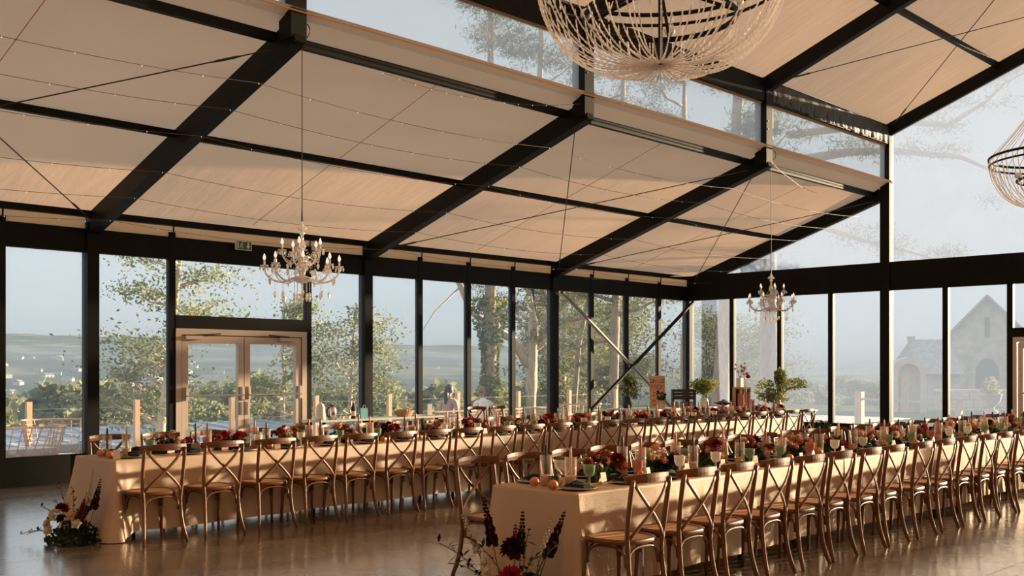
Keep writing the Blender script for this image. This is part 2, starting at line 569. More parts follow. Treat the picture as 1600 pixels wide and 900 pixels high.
# ---- floor: power-floated concrete cast in bays
m, nt, n, l, b = new_mat('polished_concrete')
t = n.new('ShaderNodeTexCoord')
gm = n.new('ShaderNodeNewGeometry')
z1 = n.new('ShaderNodeTexNoise')
z1.inputs['Scale'].default_value = 0.8
z1.inputs['Detail'].default_value = 8
z1.inputs['Roughness'].default_value = 0.65
l.new(gm.outputs['Position'], z1.inputs['Vector'])
r_ = n.new('ShaderNodeValToRGB')
r_.color_ramp.elements[0].position = 0.3
r_.color_ramp.elements[0].color = (0.085, 0.060, 0.036, 1)
r_.color_ramp.elements[1].position = 0.72
r_.color_ramp.elements[1].color = (0.165, 0.120, 0.075, 1)
l.new(z1.outputs['Fac'], r_.inputs['Fac'])
l.new(r_.outputs['Color'], b.inputs['Base Color'])
z3 = n.new('ShaderNodeTexNoise')
z3.inputs['Scale'].default_value = 3.0
z3.inputs['Detail'].default_value = 6
l.new(gm.outputs['Position'], z3.inputs['Vector'])
mr = n.new('ShaderNodeMapRange')
mr.inputs['To Min'].default_value = 0.20
mr.inputs['To Max'].default_value = 0.34
l.new(z3.outputs['Fac'], mr.inputs['Value'])
l.new(mr.outputs['Result'], b.inputs['Roughness'])
b.inputs['Specular IOR Level'].default_value = 0.9
b.inputs['IOR'].default_value = 1.8
b.inputs['Coat Weight'].default_value = 1.0
b.inputs['Coat Roughness'].default_value = 0.17
b.inputs['Coat IOR'].default_value = 2.0
bmp = n.new('ShaderNodeBump')
bmp.inputs['Strength'].default_value = 0.015
bmp.inputs['Distance'].default_value = 0.02
l.new(z3.outputs['Fac'], bmp.inputs['Height'])
l.new(bmp.outputs['Normal'], b.inputs['Normal'])
M['concrete'] = m
M['joint'] = pmat('sealed_joint', (0.05, 0.036, 0.026), 0.8)

floor = MB().box((XW - 0.1, YB - 0.1, -0.30), (XR + 0.1, YE + 0.1, -0.012)).build('floor', 'joint')
tag(floor, 'polished brown concrete floor of the hall', 'floor', kind='structure')
gx = [XW - 0.1, -11.86, -8.91, -5.96, -3.01, -0.06, 2.89, XR + 0.1]
gy = [YB - 0.1, 1.95, 6.81, 11.67, 16.53, YE + 0.1]
for i in range(len(gx) - 1):
    for j in range(len(gy) - 1):
        MB().box((gx[i] + 0.003, gy[j] + 0.003, -0.2), (gx[i + 1] - 0.003, gy[j + 1] - 0.003, 0.0)).build('slab', 'concrete', floor)

# ---- glazed long wall on the valley side
wall_left = thing('wall_left', 'glazed long wall of black steel posts facing the valley', 'wall', kind='structure')
def wl_(name, mb, mat='steel'):
    return mb.build(name, mat, wall_left)
posts_y = []
for k, y in enumerate(FY):
    if k == len(FY) - 1:
        continue
    wl_('post', MB().box((XW - 0.09, y - 0.085, 0), (XW + 0.09, y + 0.085, 3.62)))
    posts_y.append((y, 0.085))
    for q in (1, 2, 3):
        yy = y + BAY * q / 4
        if k == 2 and q == 2:
            continue                                        # double door stands here
        z0 = 0.0 if (k == 2) else 0.40
        wl_('mullion', MB().box((XW - 0.05, yy - 0.05, z0), (XW + 0.05, yy + 0.05, 3.60)))
        posts_y.append((yy, 0.05))
posts_y.append((YE, 0.10))
posts_y.sort()
for k in range(len(FY) - 1):
    y0, y1 = FY[k] + 0.085, FY[k + 1] - 0.085
    wl_('header', MB().box((XW - 0.06, y0, Z_H0), (XW + 0.045, y1, Z_H1)))
    if k == 2:
        segs = [(y0, FY[k] + BAY / 4 - 0.05), (FY[k] + BAY * 3 / 4 + 0.05, y1)]
    else:
        segs = [(y0, y1)]
    for a_, b_ in segs:
        wl_('sill_panel', MB().box((XW - 0.045, a_, 0.0), (XW + 0.04, b_, 0.40)))
for (ya, ha), (yb, hb) in zip(posts_y[:-1], posts_y[1:]):
    if ya < 1.5:
        continue
    if abs(ya - (FY[2] + BAY / 4)) < 0.01:
        wl_('pane', MB().box((XW - 0.006, ya + ha, 2.375), (XW + 0.006, yb - hb, Z_H0)), 'glass_side')
        wl_('transom', MB().box((XW - 0.055, ya + ha, 2.185), (XW + 0.055, yb - hb, 2.375)))
    else:
        wl_('pane', MB().box((XW - 0.006, ya + ha, 0.40), (XW + 0.006, yb - hb, Z_H0)), 'glass_side')
# wind brace: two crossing tubes in the last bay
for (p, q) in (((XW + 0.16, FY[4] + 0.1, 3.16), (XW + 0.16, YE - 0.1, 0.15)), ((XW + 0.22, FY[4] + 0.1, 0.15), (XW + 0.22, YE - 0.12, 3.16))):
    wl_('brace', MB().tube([p, q], 0.04, 8), 'steel_grey' if p[2] > 1 else 'steel')

# ---- double door in the long wall
d1 = thing('door_1', 'taupe aluminium double glass door with push bars in the long wall', 'door', kind='structure')
yl, yr = FY[2] + BAY / 4 + 0.05, FY[2] + BAY * 3 / 4 - 0.05
fr = MB()
fr.box((XW - 0.05, yl, 0), (XW + 0.06, yl + 0.09, 2.18)).box((XW - 0.05, yr - 0.09, 0), (XW + 0.06, yr, 2.18)).box((XW - 0.05, yl + 0.09, 2.09), (XW + 0.06, yr - 0.09, 2.18))
fr.build('door_frame', 'alu', d1)
rb = MB()
rb.box((XW - 0.04, yl + 0.09, 0), (XW + 0.03, yl + 0.105, 2.09)).box((XW - 0.04, yr - 0.105, 0), (XW + 0.03, yr - 0.09, 2.09)).box((XW - 0.04, yl + 0.105, 2.078), (XW + 0.03, yr - 0.105, 2.09))
ym = (yl + yr) / 2
rb.box((XW - 0.04, ym - 0.006, 0), (XW + 0.02, ym + 0.006, 2.078))
rb.build('rebate', 'dark_gap', d1)
for s_, (a_, b_) in enumerate(((yl + 0.105, ym - 0.006), (ym + 0.006, yr - 0.105))):
    lf = MB()
    lf.box((XW - 0.03, a_, 0.01), (XW + 0.045, a_ + 0.10, 2.076)).box((XW - 0.03, b_ - 0.10, 0.01), (XW + 0.045, b_, 2.076))
    lf.box((XW - 0.03, a_ + 0.10, 1.966), (XW + 0.045, b_ - 0.10, 2.076)).box((XW - 0.03, a_ + 0.10, 0.01), (XW + 0.045, b_ - 0.10, 0.22))
    leaf_o = lf.build('door_leaf', 'alu', d1)
    MB().box((XW - 0.004, a_ + 0.10, 0.22), (XW + 0.004, b_ - 0.10, 1.966)).build('pane', 'glass_side', leaf_o)
    bar = MB().tube([(XW + 0.11, a_ + 0.03, 1.17), (XW + 0.11, b_ - 0.03, 1.17)], 0.016, 8)
    bar.build('push_bar', 'chrome', leaf_o)
    for yy in (a_ + 0.05, b_ - 0.05):
        MB().box((XW + 0.045, yy - 0.02, 1.10), (XW + 0.12, yy + 0.02, 1.30)).build('bar_bracket', 'alu', leaf_o)
    cl = MB().box((XW + 0.045, a_ + (0.04 if s_ == 0 else 0.62), 2.02), (XW + 0.10, a_ + (0.32 if s_ == 0 else 0.9), 2.075))
    cl.build('door_closer', 'alu', leaf_o)
    MB().beam((XW + 0.09, a_ + 0.2 + 0.6 * s_, 2.085), (XW + 0.09, a_ + (0.62 if s_ == 0 else 0.42), 2.11), 0.02, 0.02).build('closer_arm', 'dark_gap', leaf_o)
    lk = MB().box((XW + 0.045, (b_ - 0.07) if s_ == 0 else a_ + 0.02, 0.86), (XW + 0.055, (b_ - 0.03) if s_ == 0 else a_ + 0.06, 1.06))
    lk.build('lock_plate', 'chrome', leaf_o)

# ---- gable end wall
wall_end = thing('wall_end', 'glazed gable end wall with black steel mullions and milky upper panes', 'wall', kind='structure')
def we_(name, mb, mat='steel'):
    return mb.build(name, mat, wall_end)
PX = (XN - XW) / 4
xs = [XW + PX * k for k in range(0, 5)] + [XN + 1.2275 * k for k in (1, 2)] + [XN + 1.2275 * k for k in (4, 5, 6, 7)] + [XM] + [XM + PX * k for k in range(1, 5)]
xs = sorted(set(round(x, 3) for x in xs))
for x in xs:
    big = min(abs(x - c) for c in (XW, XN, XM, XR)) < 0.03
    h = 0.10 if big else 0.055
    if big:
        top = 3.72 if (abs(x - XW) < 0.03 or abs(x - XR) < 0.03) else 6.6
        we_('post', MB().box((x - h, YE - 0.10, 0), (x + h, YE + 0.10, top)))
    else:
        we_('mullion', MB().box((x - h, YE - 0.055, 0), (x + h, YE + 0.055, 3.2)))
we_('header', MB().box((XW + 0.1, YE - 0.075, 3.20), (XN - 0.1, YE + 0.06, 3.78)))
we_('header', MB().box((XN + 0.1, YE - 0.075, 3.20), (XM - 0.1, YE + 0.06, 3.78)))
we_('header', MB().box((XM + 0.1, YE - 0.075, 3.20), (XR - 0.1, YE + 0.06, 3.78)))
hx = {}
for xa, xb in zip(xs[:-1], xs[1:]):
    ha = 0.10 if min(abs(xa - c) for c in (XW, XN, XM, XR)) < 0.03 else 0.055
    hb = 0.10 if min(abs(xb - c) for c in (XW, XN, XM, XR)) < 0.03 else 0.055
    isdoor = xb - xa > 2.0
    z0 = 2.36 if isdoor else 0.42
    we_('pane', MB().box((xa + ha, YE - 0.006, z0), (xb - hb, YE + 0.006, 3.2)), 'glass_end')
    if isdoor:
        we_('transom', MB().box((xa + ha, YE - 0.055, 2.18), (xb - hb, YE + 0.055, 2.36)))
        d2 = thing('door_2', 'pale aluminium double door at the right edge of the gable wall', 'door', kind='structure')
        a_, b_ = xa + ha, xb - hb
        f2 = MB().box((a_, YE - 0.06, 0), (a_ + 0.07, YE + 0.05, 2.18)).box((b_ - 0.07, YE - 0.06, 0), (b_, YE + 0.05, 2.18)).box((a_ + 0.07, YE - 0.06, 2.09), (b_ - 0.07, YE + 0.05, 2.18))
        f2.build('door_frame', 'alu_white', d2)
        mid = (a_ + b_) / 2
        for (p, q) in ((a_ + 0.085, mid - 0.006), (mid + 0.006, b_ - 0.085)):
            lf = MB().box((p, YE - 0.045, 0.01), (p + 0.1, YE + 0.03, 2.075)).box((q - 0.1, YE - 0.045, 0.01), (q, YE + 0.03, 2.075))
            lf.box((p + 0.1, YE - 0.045, 1.965), (q - 0.1, YE + 0.03, 2.075)).box((p + 0.1, YE - 0.045, 0.01), (q - 0.1, YE + 0.03, 0.22))
            lo = lf.build('door_leaf', 'alu_white', d2)
            MB().box((p + 0.1, YE - 0.004, 0.22), (q - 0.1, YE + 0.004, 1.965)).build('pane', 'glass_end', lo)
            MB().tube([(p + 0.03, YE - 0.11, 1.12), (q - 0.03, YE - 0.11, 1.12)], 0.016, 8).build('push_bar', 'chrome', lo)
    else:
        we_('sill_panel', MB().box((xa + ha, YE - 0.05, 0), (xb - hb, YE + 0.045, 0.42)))
# the glazed triangles above the headers
def gable_pane(pts):
    v = [(x, YE - 0.006, z) for x, z in pts] + [(x, YE + 0.006, z) for x, z in pts]
    k = len(pts)
    f = [tuple(range(k)), tuple(range(2 * k - 1, k - 1, -1))] + [(i, (i + 1) % k, k + (i + 1) % k, k + i) for i in range(k)]
    we_('gable_pane', MB().add(v, f), 'glass_gable')
gable_pane([(XW + 0.2, 3.78), (XN - 0.1, 3.78), (XN - 0.1, za(XN) - 0.3), (XW + 1.1, za(XW + 1.1) - 0.3)])
gable_pane([(XN + 0.1, 3.78), (XC, 3.78), (XC, zn(XC) - 0.2), (XN + 0.1, zn(XN) - 0.15)])
gable_pane([(XC, 3.78), (XM - 0.1, 3.78), (XM - 0.1, zn(XM) - 0.15), (XC, zn(XC) - 0.2)])
gable_pane([(XM + 0.1, 3.78), (XR - 0.2, 3.78), (XR - 1.1, za(XW + 1.1) - 0.3), (XM + 0.1, za(XN) - 0.3)])

# ---- right long wall (behind the camera's shoulder, out of frame) and back wall: solid panels added to keep light out
wall_right = thing('wall_right', 'unseen long wall opposite the valley side, dark panels added to dim the hall', 'wall', kind='structure')
for k in range(len(FY) - 1):
    y0, y1 = FY[k], FY[k + 1]
    MB().box((XR - 0.09, y0 - 0.085, 0), (XR + 0.09, y0 + 0.085, 3.62)).build('post', 'steel', wall_right)
    MB().box((XR - 0.045, y0 + 0.085, Z_H0), (XR + 0.06, y1 - 0.085, Z_H1)).build('header', 'steel', wall_right)
    MB().box((XR - 0.04, y0 + 0.085, 0), (XR + 0.045, y1 - 0.085, 0.4)).build('sill_panel', 'steel', wall_right)
    MB().box((XR - 0.006, y0 + 0.085, 0.4), (XR + 0.006, y1 - 0.085, Z_H0)).build('panel', 'right_panel', wall_right)
wall_back = thing('wall_back', 'unseen back wall behind the viewer, raised to the roof to keep sky out', 'wall', kind='structure')
MB().add([(XW - 0.1, YB, 0), (XR + 0.1, YB, 0), (XR + 0.1, YB, 3.75), (XM, YB, za(XN)), (XM, YB, 6.6), (XC, YB, zn(XC)), (XN, YB, 6.6), (XN, YB, za(XN)), (XW - 0.1, YB, 3.75), (XW - 0.1, YB - 0.1, 0), (XR + 0.1, YB - 0.1, 0), (XR + 0.1, YB - 0.1, 3.75), (XM, YB - 0.1, za(XN)), (XM, YB - 0.1, 6.6), (XC, YB - 0.1, zn(XC)), (XN, YB - 0.1, 6.6), (XN, YB - 0.1, za(XN)), (XW - 0.1, YB - 0.1, 3.75)], [tuple(range(9)), tuple(range(17, 8, -1))] + [(i, (i + 1) % 9, 9 + (i + 1) % 9, 9 + i) for i in range(9)]).build('panel', 'alu', wall_back)  # closed up to the roof so less skylight gets in

# ---- nave arcade: tall posts, eaves beams and clerestory panes
arc = thing('trim_1', 'tall black nave posts with eaves beam and clerestory panes', 'posts', kind='structure')
for side, x in ((1, XN), (-1, XM)):
    for k, y in enumerate(FY):
        if k < len(FY) - 1:
            # the posts start at the aisle rafters: the hall below is free of columns, the rafters carry them
            MB().box((x - 0.115, y - 0.10, za(XN) - 0.22), (x + 0.115, y + 0.10, 6.62)).build('nave_post', 'steel', arc)
            for zz in (5.72, 5.86, 6.38, 6.5):
                MB().tube([(x + side * 0.112, y - 0.05, zz), (x + side * 0.124, y - 0.05, zz)], 0.013, 6).build('bolt', 'steel_grey', arc)
        if k < len(FY) - 1:
            y2 = FY[k + 1]
            MB().box((x - 0.09, y + 0.10, 6.20), (x + 0.09, y2 - 0.10, 6.585)).build('eaves_beam', 'steel', arc)
            if k >= 1:
                MB().box((x - 0.006, y + 0.10, za(XN) + 0.03), (x + 0.006, y2 - 0.10, 6.20)).build('clerestory_pane', 'glass_clere', arc)
            MB().box((x - 0.03, y + 0.10, 6.175), (x + 0.03, y2 - 0.10, 6.2)).build('pane_channel', 'seam', arc)

# ---- roof: canvas stretched between rafters and purlins
ceiling = thing('ceiling', 'beige translucent canvas roof on black rafters and purlins', 'roof', kind='structure')
def canvas(x0, x1, zf, y0, y1, nx, ny, sag, name='canvas'):
    V, Q = [], []
    for i in range(nx + 1):
        for j in range(ny + 1):
            u, v = i / nx, j / ny
            x = x0 + (x1 - x0) * u
            y = y0 + (y1 - y0) * v
            wr = 0.010 * math.sin(v * PI) * math.sin(u * PI) * math.sin(x * 2.1 + y * 9.0)
            z = zf(x) + sag * (4 * v * (1 - v)) * (0.35 + 0.65 * math.sin(PI * u)) + wr
            V.append((x, y, z))
    for i in range(nx):
        for j in range(ny):
            a_ = i * (ny + 1) + j
            Q.append((a_, a_ + 1, a_ + ny + 2, a_ + ny + 1))
    return link(name, npmesh(name, V, Q, 'roof', True), ceiling)
XP = {'eave': XW + 0.12, 'mid': -12.13, 'top': -9.93}
def mirror(x):
    return XC * 2 - x
for k in range(len(FY) - 1):
    y0, y1 = FY[k], FY[k + 1]
    for mir in (False, True):
        fx = (lambda x: mirror(x)) if mir else (lambda x: x)
        fz = (lambda x: za(mirror(x))) if mir else za
        canvas(fx(XW + 0.02), fx(XP['mid']), fz, y0, y1, 8, 16, 0.06)
        canvas(fx(XP['mid']), fx(XP['top']), fz, y0, y1, 8, 16, 0.05)
        # flap above the top purlin, lapping up to the nave posts
        canvas(fx(XP['top']), fx(XN + 0.13), (lambda x: za(XP['top']) + 0.50 * ((mirror(x) if mir else x) - XP['top'])), y0, y1, 5, 16, 0.03, 'canvas_flap')
        MB().tube([(fx(XN + 0.13), y0, za(XN) + 0.07), (fx(XN + 0.13), (y0 + y1) / 2, za(XN) + 0.085), (fx(XN + 0.13), y1, za(XN) + 0.07)], 0.010, 6).build('hem_roll', 'seam', ceiling)
        # weld seam down the middle of each bay
        MB().beam((fx(XW + 0.2), (y0 + y1) / 2 + 0.06, fz(fx(XW + 0.2)) + 0.012), (fx(XP['mid']), (y0 + y1) / 2 + 0.06, fz(fx(XP['mid'])) + 0.035), 0.010, 0.003).build('seam', 'seam', ceiling)
        MB().beam((fx(XP['mid']), (y0 + y1) / 2 + 0.06, fz(fx(XP['mid'])) + 0.02), (fx(XP['top']), (y0 + y1) / 2 + 0.06, fz(fx(XP['top'])) + 0.015), 0.010, 0.003).build('seam', 'seam', ceiling)
        # purlins
        for nme, ww, hh in (('eave', 0.09, 0.09), ('mid', 0.075, 0.085), ('top', 0.08, 0.10)):
            x = fx(XP[nme])
            z = za(XP[nme]) - 0.055
            MB().box((x - ww / 2, y0 + 0.06, z - hh / 2), (x + ww / 2, y1 - 0.06, z + hh / 2)).build('purlin', 'steel', ceiling)
        # canvas valance between header and eave purlin
        MB().box((fx(XW + 0.02) - 0.002, y0 + 0.09, Z_H1 - 0.01), (fx(XW + 0.02) + 0.002, y1 - 0.09, 3.74)).build('valance', 'valance', ceiling)
        # nave
        canvas(fx(XN), fx(-7.44), zn, y0, y1, 8, 16, 0.05)
        canvas(fx(-7.44), XC, zn, y0, y1, 8, 16, 0.05)
        x = fx(-7.44)
        MB().box((x - 0.04, y0 + 0.06, zn(x) - 0.10), (x + 0.04, y1 - 0.06, zn(x) - 0.01)).build('purlin', 'steel', ceiling)
    MB().box((XC - 0.05, y0 + 0.06, zn(XC) - 0.14), (XC + 0.05, y1 - 0.06, zn(XC) - 0.03)).build('ridge_purlin', 'steel', ceiling)
for k, y in enumerate(FY):
    for mir in (False, True):
        fx = (lambda x: mirror(x)) if mir else (lambda x: x)
        last = k == len(FY) - 1
        w = 0.13
        MB().beam((fx(XW), y, za(XW) - 0.16), (fx(XN + (0.10 if not last else -0.1)), y, za(XN + 0.1) - 0.16), w, 0.27, (0, 0, 1)).build('rafter', 'steel', ceiling)
        # lower flange strip of the rafter profile
        MB().beam((fx(XW), y, za(XW) - 0.30), (fx(XN + (0.08 if not last else -0.1)), y, za(XN + 0.08) - 0.30), w + 0.04, 0.022).build('rafter_flange', 'steel', ceiling)
        MB().beam((fx(XN), y, zn(XN) - 0.14), (XC, y, zn(XC) - 0.14), w, 0.25).build('rafter', 'steel', ceiling)
        if not last:
            for q in range(3):
                xx = fx(XN - 0.12 - 0.11 * q)
                MB().tube([(xx, y + 0.06, za(XN) - 0.13 - 0.05 * q), (xx, y + 0.085, za(XN) - 0.13 - 0.05 * q)], 0.014, 6).build('bolt', 'steel_grey', ceiling)
# crumpled canvas skirt along the nave eaves beam of the last bay
V, Q = [], []
for i in range(91):
    y = FY[4] + 0.15 + (BAY - 0.3) * i / 90
    for j in range(5):
        V.append((XN + 0.10 + 0.012 * math.sin(i * 1.9) * (j / 4) + 0.008 * math.sin(i * 0.7 + j), y, 6.56 - 0.085 * j + 0.01 * math.sin(i * 0.9)))
for i in range(90):
    for j in range(4):
        Q.append((i * 5 + j, i * 5 + j + 1, i * 5 + j + 6, i * 5 + j + 5))
M['skirt'] = pmat('black_skirt', (0.030, 0.027, 0.022), 0.5)
link('eaves_skirt', npmesh('eaves_skirt', V, Q, 'skirt', True), ceiling)
# small hangers between header and eave purlin
for (yy, hh) in posts_y:
    if yy > 1:
        MB().tube([(XW + 0.07, yy, 3.55), (XW + 0.09, yy, 3.70)], 0.012, 5).build('hanger', 'steel', ceiling)

# wind cables in the roof, each with its turnbuckle
def cable(p, q):
    p, q = Vector(p), Vector(q)
    c = MB().tube([p, q], 0.008, 5).build('wind_cable', 'cable', ceiling)
    d = (q - p).normalized()
    MB().tube([p + d * 0.35, p + d * 0.42, p + d * 0.6, p + d * 0.67], [0.008, 0.015, 0.015, 0.008], 6).build('turnbuckle', 'cable', c)
def ae(y): return (XW + 0.25, y, za(XW + 0.25) - 0.2)
def at_(y): return (XP['top'] + 0.03, y, za(XP['top']) - 0.2)
cable(ae(FY[3] + 0.1), at_(FY[4] - 0.1))
cable(ae(FY[4] - 0.1), at_(FY[3] + 0.1))
cable(ae(FY[4] + 0.1), at_(FY[5] - 0.1))
cable(ae(FY[5] - 0.15), at_(FY[4] + 0.1))
cable(at_(FY[2] - 0.1), ae(FY[1] + 0.1))
cable(ae(FY[2] - 0.1), at_(FY[1] + 0.1))
cable((XN + 0.15, FY[4] + 0.1, 6.55), (XC, FY[5] - 0.1, zn(XC) - 0.2))
cable((XN + 0.2, FY[5] - 0.1, 6.6), (XC, FY[4] + 0.1, zn(XC) - 0.2))
cable((XN + 0.15, FY[2] + 0.1, 6.55), (XC, FY[3] - 0.1, zn(XC) - 0.2))
# ================================================================== CHAIRS
def bez(p0, p1, p2, p3, n=8):
    out = []
    for i in range(n + 1):
        t = i / n
        a = (1 - t)
        out.append(tuple(a ** 3 * p0[k] + 3 * a * a * t * p1[k] + 3 * a * t * t * p2[k] + t ** 3 * p3[k] for k in range(3)))
    return out

def make_chair():
    """bentwood cross-back chair; the sitter faces -X, floor at z=0, centre of the seat at the origin"""
    t = thing('cross_back_chair', 'x', 'chair')
    # seat: bentwood rim with a cane panel
    def outline(k, n=28):
        pts = []
        for i in range(n):
            a = 2 * PI * i / n
            c, s = math.cos(a), math.sin(a)
            e = 2 / 3.4
            x = math.copysign(abs(c) ** e, c)
            y = math.copysign(abs(s) ** e, s)
            w = 0.212 - 0.022 * x                    # narrower at the back
            pts.append((x * 0.20 * k - 0.005, y * w * k))
        return pts
    o, i_ = outline(1.0), outline(0.86)
    n = len(o)
    v = [(x, y, 0.432) for x, y in o] + [(x, y, 0.458) for x, y in o] + [(x, y, 0.466) for x, y in outline(0.95)] + [(x, y, 0.462) for x, y in i_] + [(x, y, 0.432) for x, y in i_]
    f = []
    for r in range(4):
        for k in range(n):
            k2 = (k + 1) % n
            f.append((r * n + k, r * n + k2, (r + 1) * n + k2, (r + 1) * n + k))
    for k in range(n):
        k2 = (k + 1) % n
        f.append((4 * n + k, 4 * n + k2, k2, k))
    seat = MB().add(v, f).build('seat', 'wood', t, smooth=True)
    MB().add([(x, y, 0.459) for x, y in i_] + [(0, 0, 0.454)], [(k, (k + 1) % n, n) for k in range(n)]).build('cane_panel', 'cane', seat, smooth=True)
    # rear posts: one bent piece from foot to top rail
    for s in (-1, 1):
        path = bez((0.262, s * 0.212, 0.0), (0.185, s * 0.165, 0.20), (0.185, s * 0.180, 0.40), (0.192, s * 0.190, 0.50), 8)
        path += bez((0.192, s * 0.190, 0.50), (0.205, s * 0.198, 0.62), (0.225, s * 0.200, 0.75), (0.243, s * 0.196, 0.862), 6)[1:]
        MB().tube(path, [0.0135] + [0.0165] * (len(path) - 2) + [0.015], 8, (0.95, 1.1)).build('rear_post', 'wood', t, smooth=True)
        # front legs, tapering and splayed a little
        MB().tube([(-0.185, s * 0.195, 0.0), (-0.172, s * 0.185, 0.22), (-0.165, s * 0.178, 0.445)], [0.0125, 0.016, 0.019], 8).build('front_leg', 'wood', t, smooth=True)
    # top rail: wide curved board wrapping round the sitter
    v, f = [], []
    K = 12
    for k in range(K + 1):
        u = -1 + 2 * k / K
        y = u * 0.224
        x = 0.262 - 0.062 * u * u
        hgt = 0.060 - 0.012 * u * u
        nx, ny = 1.0, 2 * 0.062 * u / 0.224
        q = math.hypot(nx, ny)
        nx, ny = nx / q, ny / q
        zc = 0.862
        th = 0.011
        for (dx, dz) in ((-th, -hgt / 2), (th, -hgt / 2), (th * 1.2, 0.0), (th, hgt / 2), (-th, hgt / 2), (-th * 1.2, 0)):
            v.append((x + dx * nx, y + dx * ny, zc + dz + 0.006 * (1 - u * u)))
    for k in range(K):
        for j in range(6):
            j2 = (j + 1) % 6
            f.append((k * 6 + j, (k + 1) * 6 + j, (k + 1) * 6 + j2, k * 6 + j2))
    f += [(0, 1, 2, 3, 4, 5), tuple(K * 6 + j for j in (5, 4, 3, 2, 1, 0))]
    MB().add(v, f).build('top_rail', 'wood', t, smooth=False)
    # crossed bentwood slats
    for s in (-1, 1):
        off = 0.008 * s
        path = bez((0.198, -s * 0.182, 0.475), (0.245 + off, -s * 0.085, 0.60), (0.262 + off, s * 0.075, 0.70), (0.236, s * 0.178, 0.842), 9)
        MB().tube(path, 0.0145, 8, (0.95, 0.5), up=(1, 0, 0)).build('cross_slat', 'wood', t, smooth=True)
    # bentwood arches under the seat: back, front and both sides
    def arch(p, q, zl, zt):
        mx_ = [(p[k] + q[k]) / 2 for k in range(2)]
        a = bez((p[0], p[1], zl), (p[0], p[1], zt - 0.02), (p[0] * 0.8 + mx_[0] * 0.2, p[1] * 0.8 + mx_[1] * 0.2, zt), (mx_[0], mx_[1], zt), 6)
        b2 = bez((q[0], q[1], zl), (q[0], q[1], zt - 0.02), (q[0] * 0.8 + mx_[0] * 0.2, q[1] * 0.8 + mx_[1] * 0.2, zt), (mx_[0], mx_[1], zt), 6)
        MB().tube(a + b2[::-1][1:], 0.0095, 6).build('arch_brace', 'wood', t, smooth=True)
    arch((0.178, -0.162), (0.178, 0.162), 0.29, 0.415)
    arch((-0.165, -0.158), (-0.165, 0.158), 0.29, 0.415)
    for s in (-1, 1):
        arch((-0.150, s * 0.178), (0.165, s * 0.170), 0.29, 0.415)
    return t

chair0 = make_chair()
used = [False]
def place_chair(x, y, rz, label, group):
    if not used[0]:
        used[0] = True
        c = chair0
        c.location = (x, y, 0)
        c.rotation_euler = (0, 0, rz)
    else:
        c = copy_tree(chair0, None, (x, y, 0), rz)
    tag(c, label, 'chair', group)
    return c

LT = dict(x=-9.75, y0=4.45, y1=17.15, name='window-side table')
RT = dict(x=-5.03, y0=5.42, y1=17.65, name='front table')
ZT = 0.735
near_L = [4.72, 5.32, 5.91, 6.44, 6.96, 7.49, 8.01, 8.52, 9.09, 9.62, 10.13, 10.66, 11.15, 11.68, 12.21, 12.74, 13.28, 13.83, 14.41, 14.95, 15.45, 15.97, 16.48]
far_L = [5.02 + 0.568 * k for k in range(21)]
near_R = [5.60, 6.16, 6.70, 7.21, 7.73, 8.24, 8.78, 9.26, 9.85, 10.43, 10.99, 11.50, 12.01, 12.55, 13.1, 13.65]
far_R = [5.74, 6.27, 6.80, 7.33] + [7.33 + 0.54 * k for k in range(1, 19)]
rj = random.Random(3)
for i, y in enumerate(near_L):
    place_chair(-9.125 + rj.uniform(-.015, .015), y, R(rj.uniform(-2.5, 2.5)), '%s wooden cross-back chair from the left, near side of the window-side table' % ordinal(i), 'chairs on the near side of the window-side table')
for i, y in enumerate(far_L):
    place_chair(-10.40 + rj.uniform(-.015, .015), y, PI + R(rj.uniform(-2.5, 2.5)), '%s wooden cross-back chair from the left, far side of the window-side table' % ordinal(i), 'chairs on the far side of the window-side table')
for i, y in enumerate(near_R):
    place_chair(-4.37 + rj.uniform(-.015, .015), y, R(rj.uniform(-2.5, 2.5)), '%s wooden cross-back chair from the left, near side of the front table' % ordinal(i), 'chairs on the near side of the front table')
for i, y in enumerate(far_R):
    place_chair(-5.70 + rj.uniform(-.015, .015), y, PI + R(rj.uniform(-2.5, 2.5)), '%s wooden cross-back chair from the left, far side of the front table' % ordinal(i), 'chairs on the far side of the front table')
place_chair(-13.62, 13.40, R(175), 'left of two spare cross-back chairs standing by the glass wall', 'spare chairs by the glass wall')
place_chair(-13.62, 13.97, R(186), 'right of two spare cross-back chairs standing by the glass wall', 'spare chairs by the glass wall')

# ================================================================== LONG TABLES AND THEIR CLOTHS
HW = 0.40
def long_table(T):
    t = thing('banquet_table', 'long banquet table hidden under linen cloths, the %s' % T['name'], 'table', (T['x'], (T['y0'] + T['y1']) / 2, 0))
    ln = (T['y1'] - T['y0']) / 2
    MB().box((-HW + 0.012, -ln + 0.012, ZT - 0.035), (HW - 0.012, ln - 0.012, ZT - 0.006)).build('tabletop', 'oak', t)
    nleg = 7
    for k in range(nleg):
        y = -ln + 0.25 + (2 * ln - 0.5) * k / (nleg - 1)
        for s in (-1, 1):
            MB().tube([(s * 0.30, y, 0), (s * 0.30, y, ZT - 0.035)], 0.02, 6).build('leg', 'steel', t)
    return t
long_table(LT)
long_table(RT)

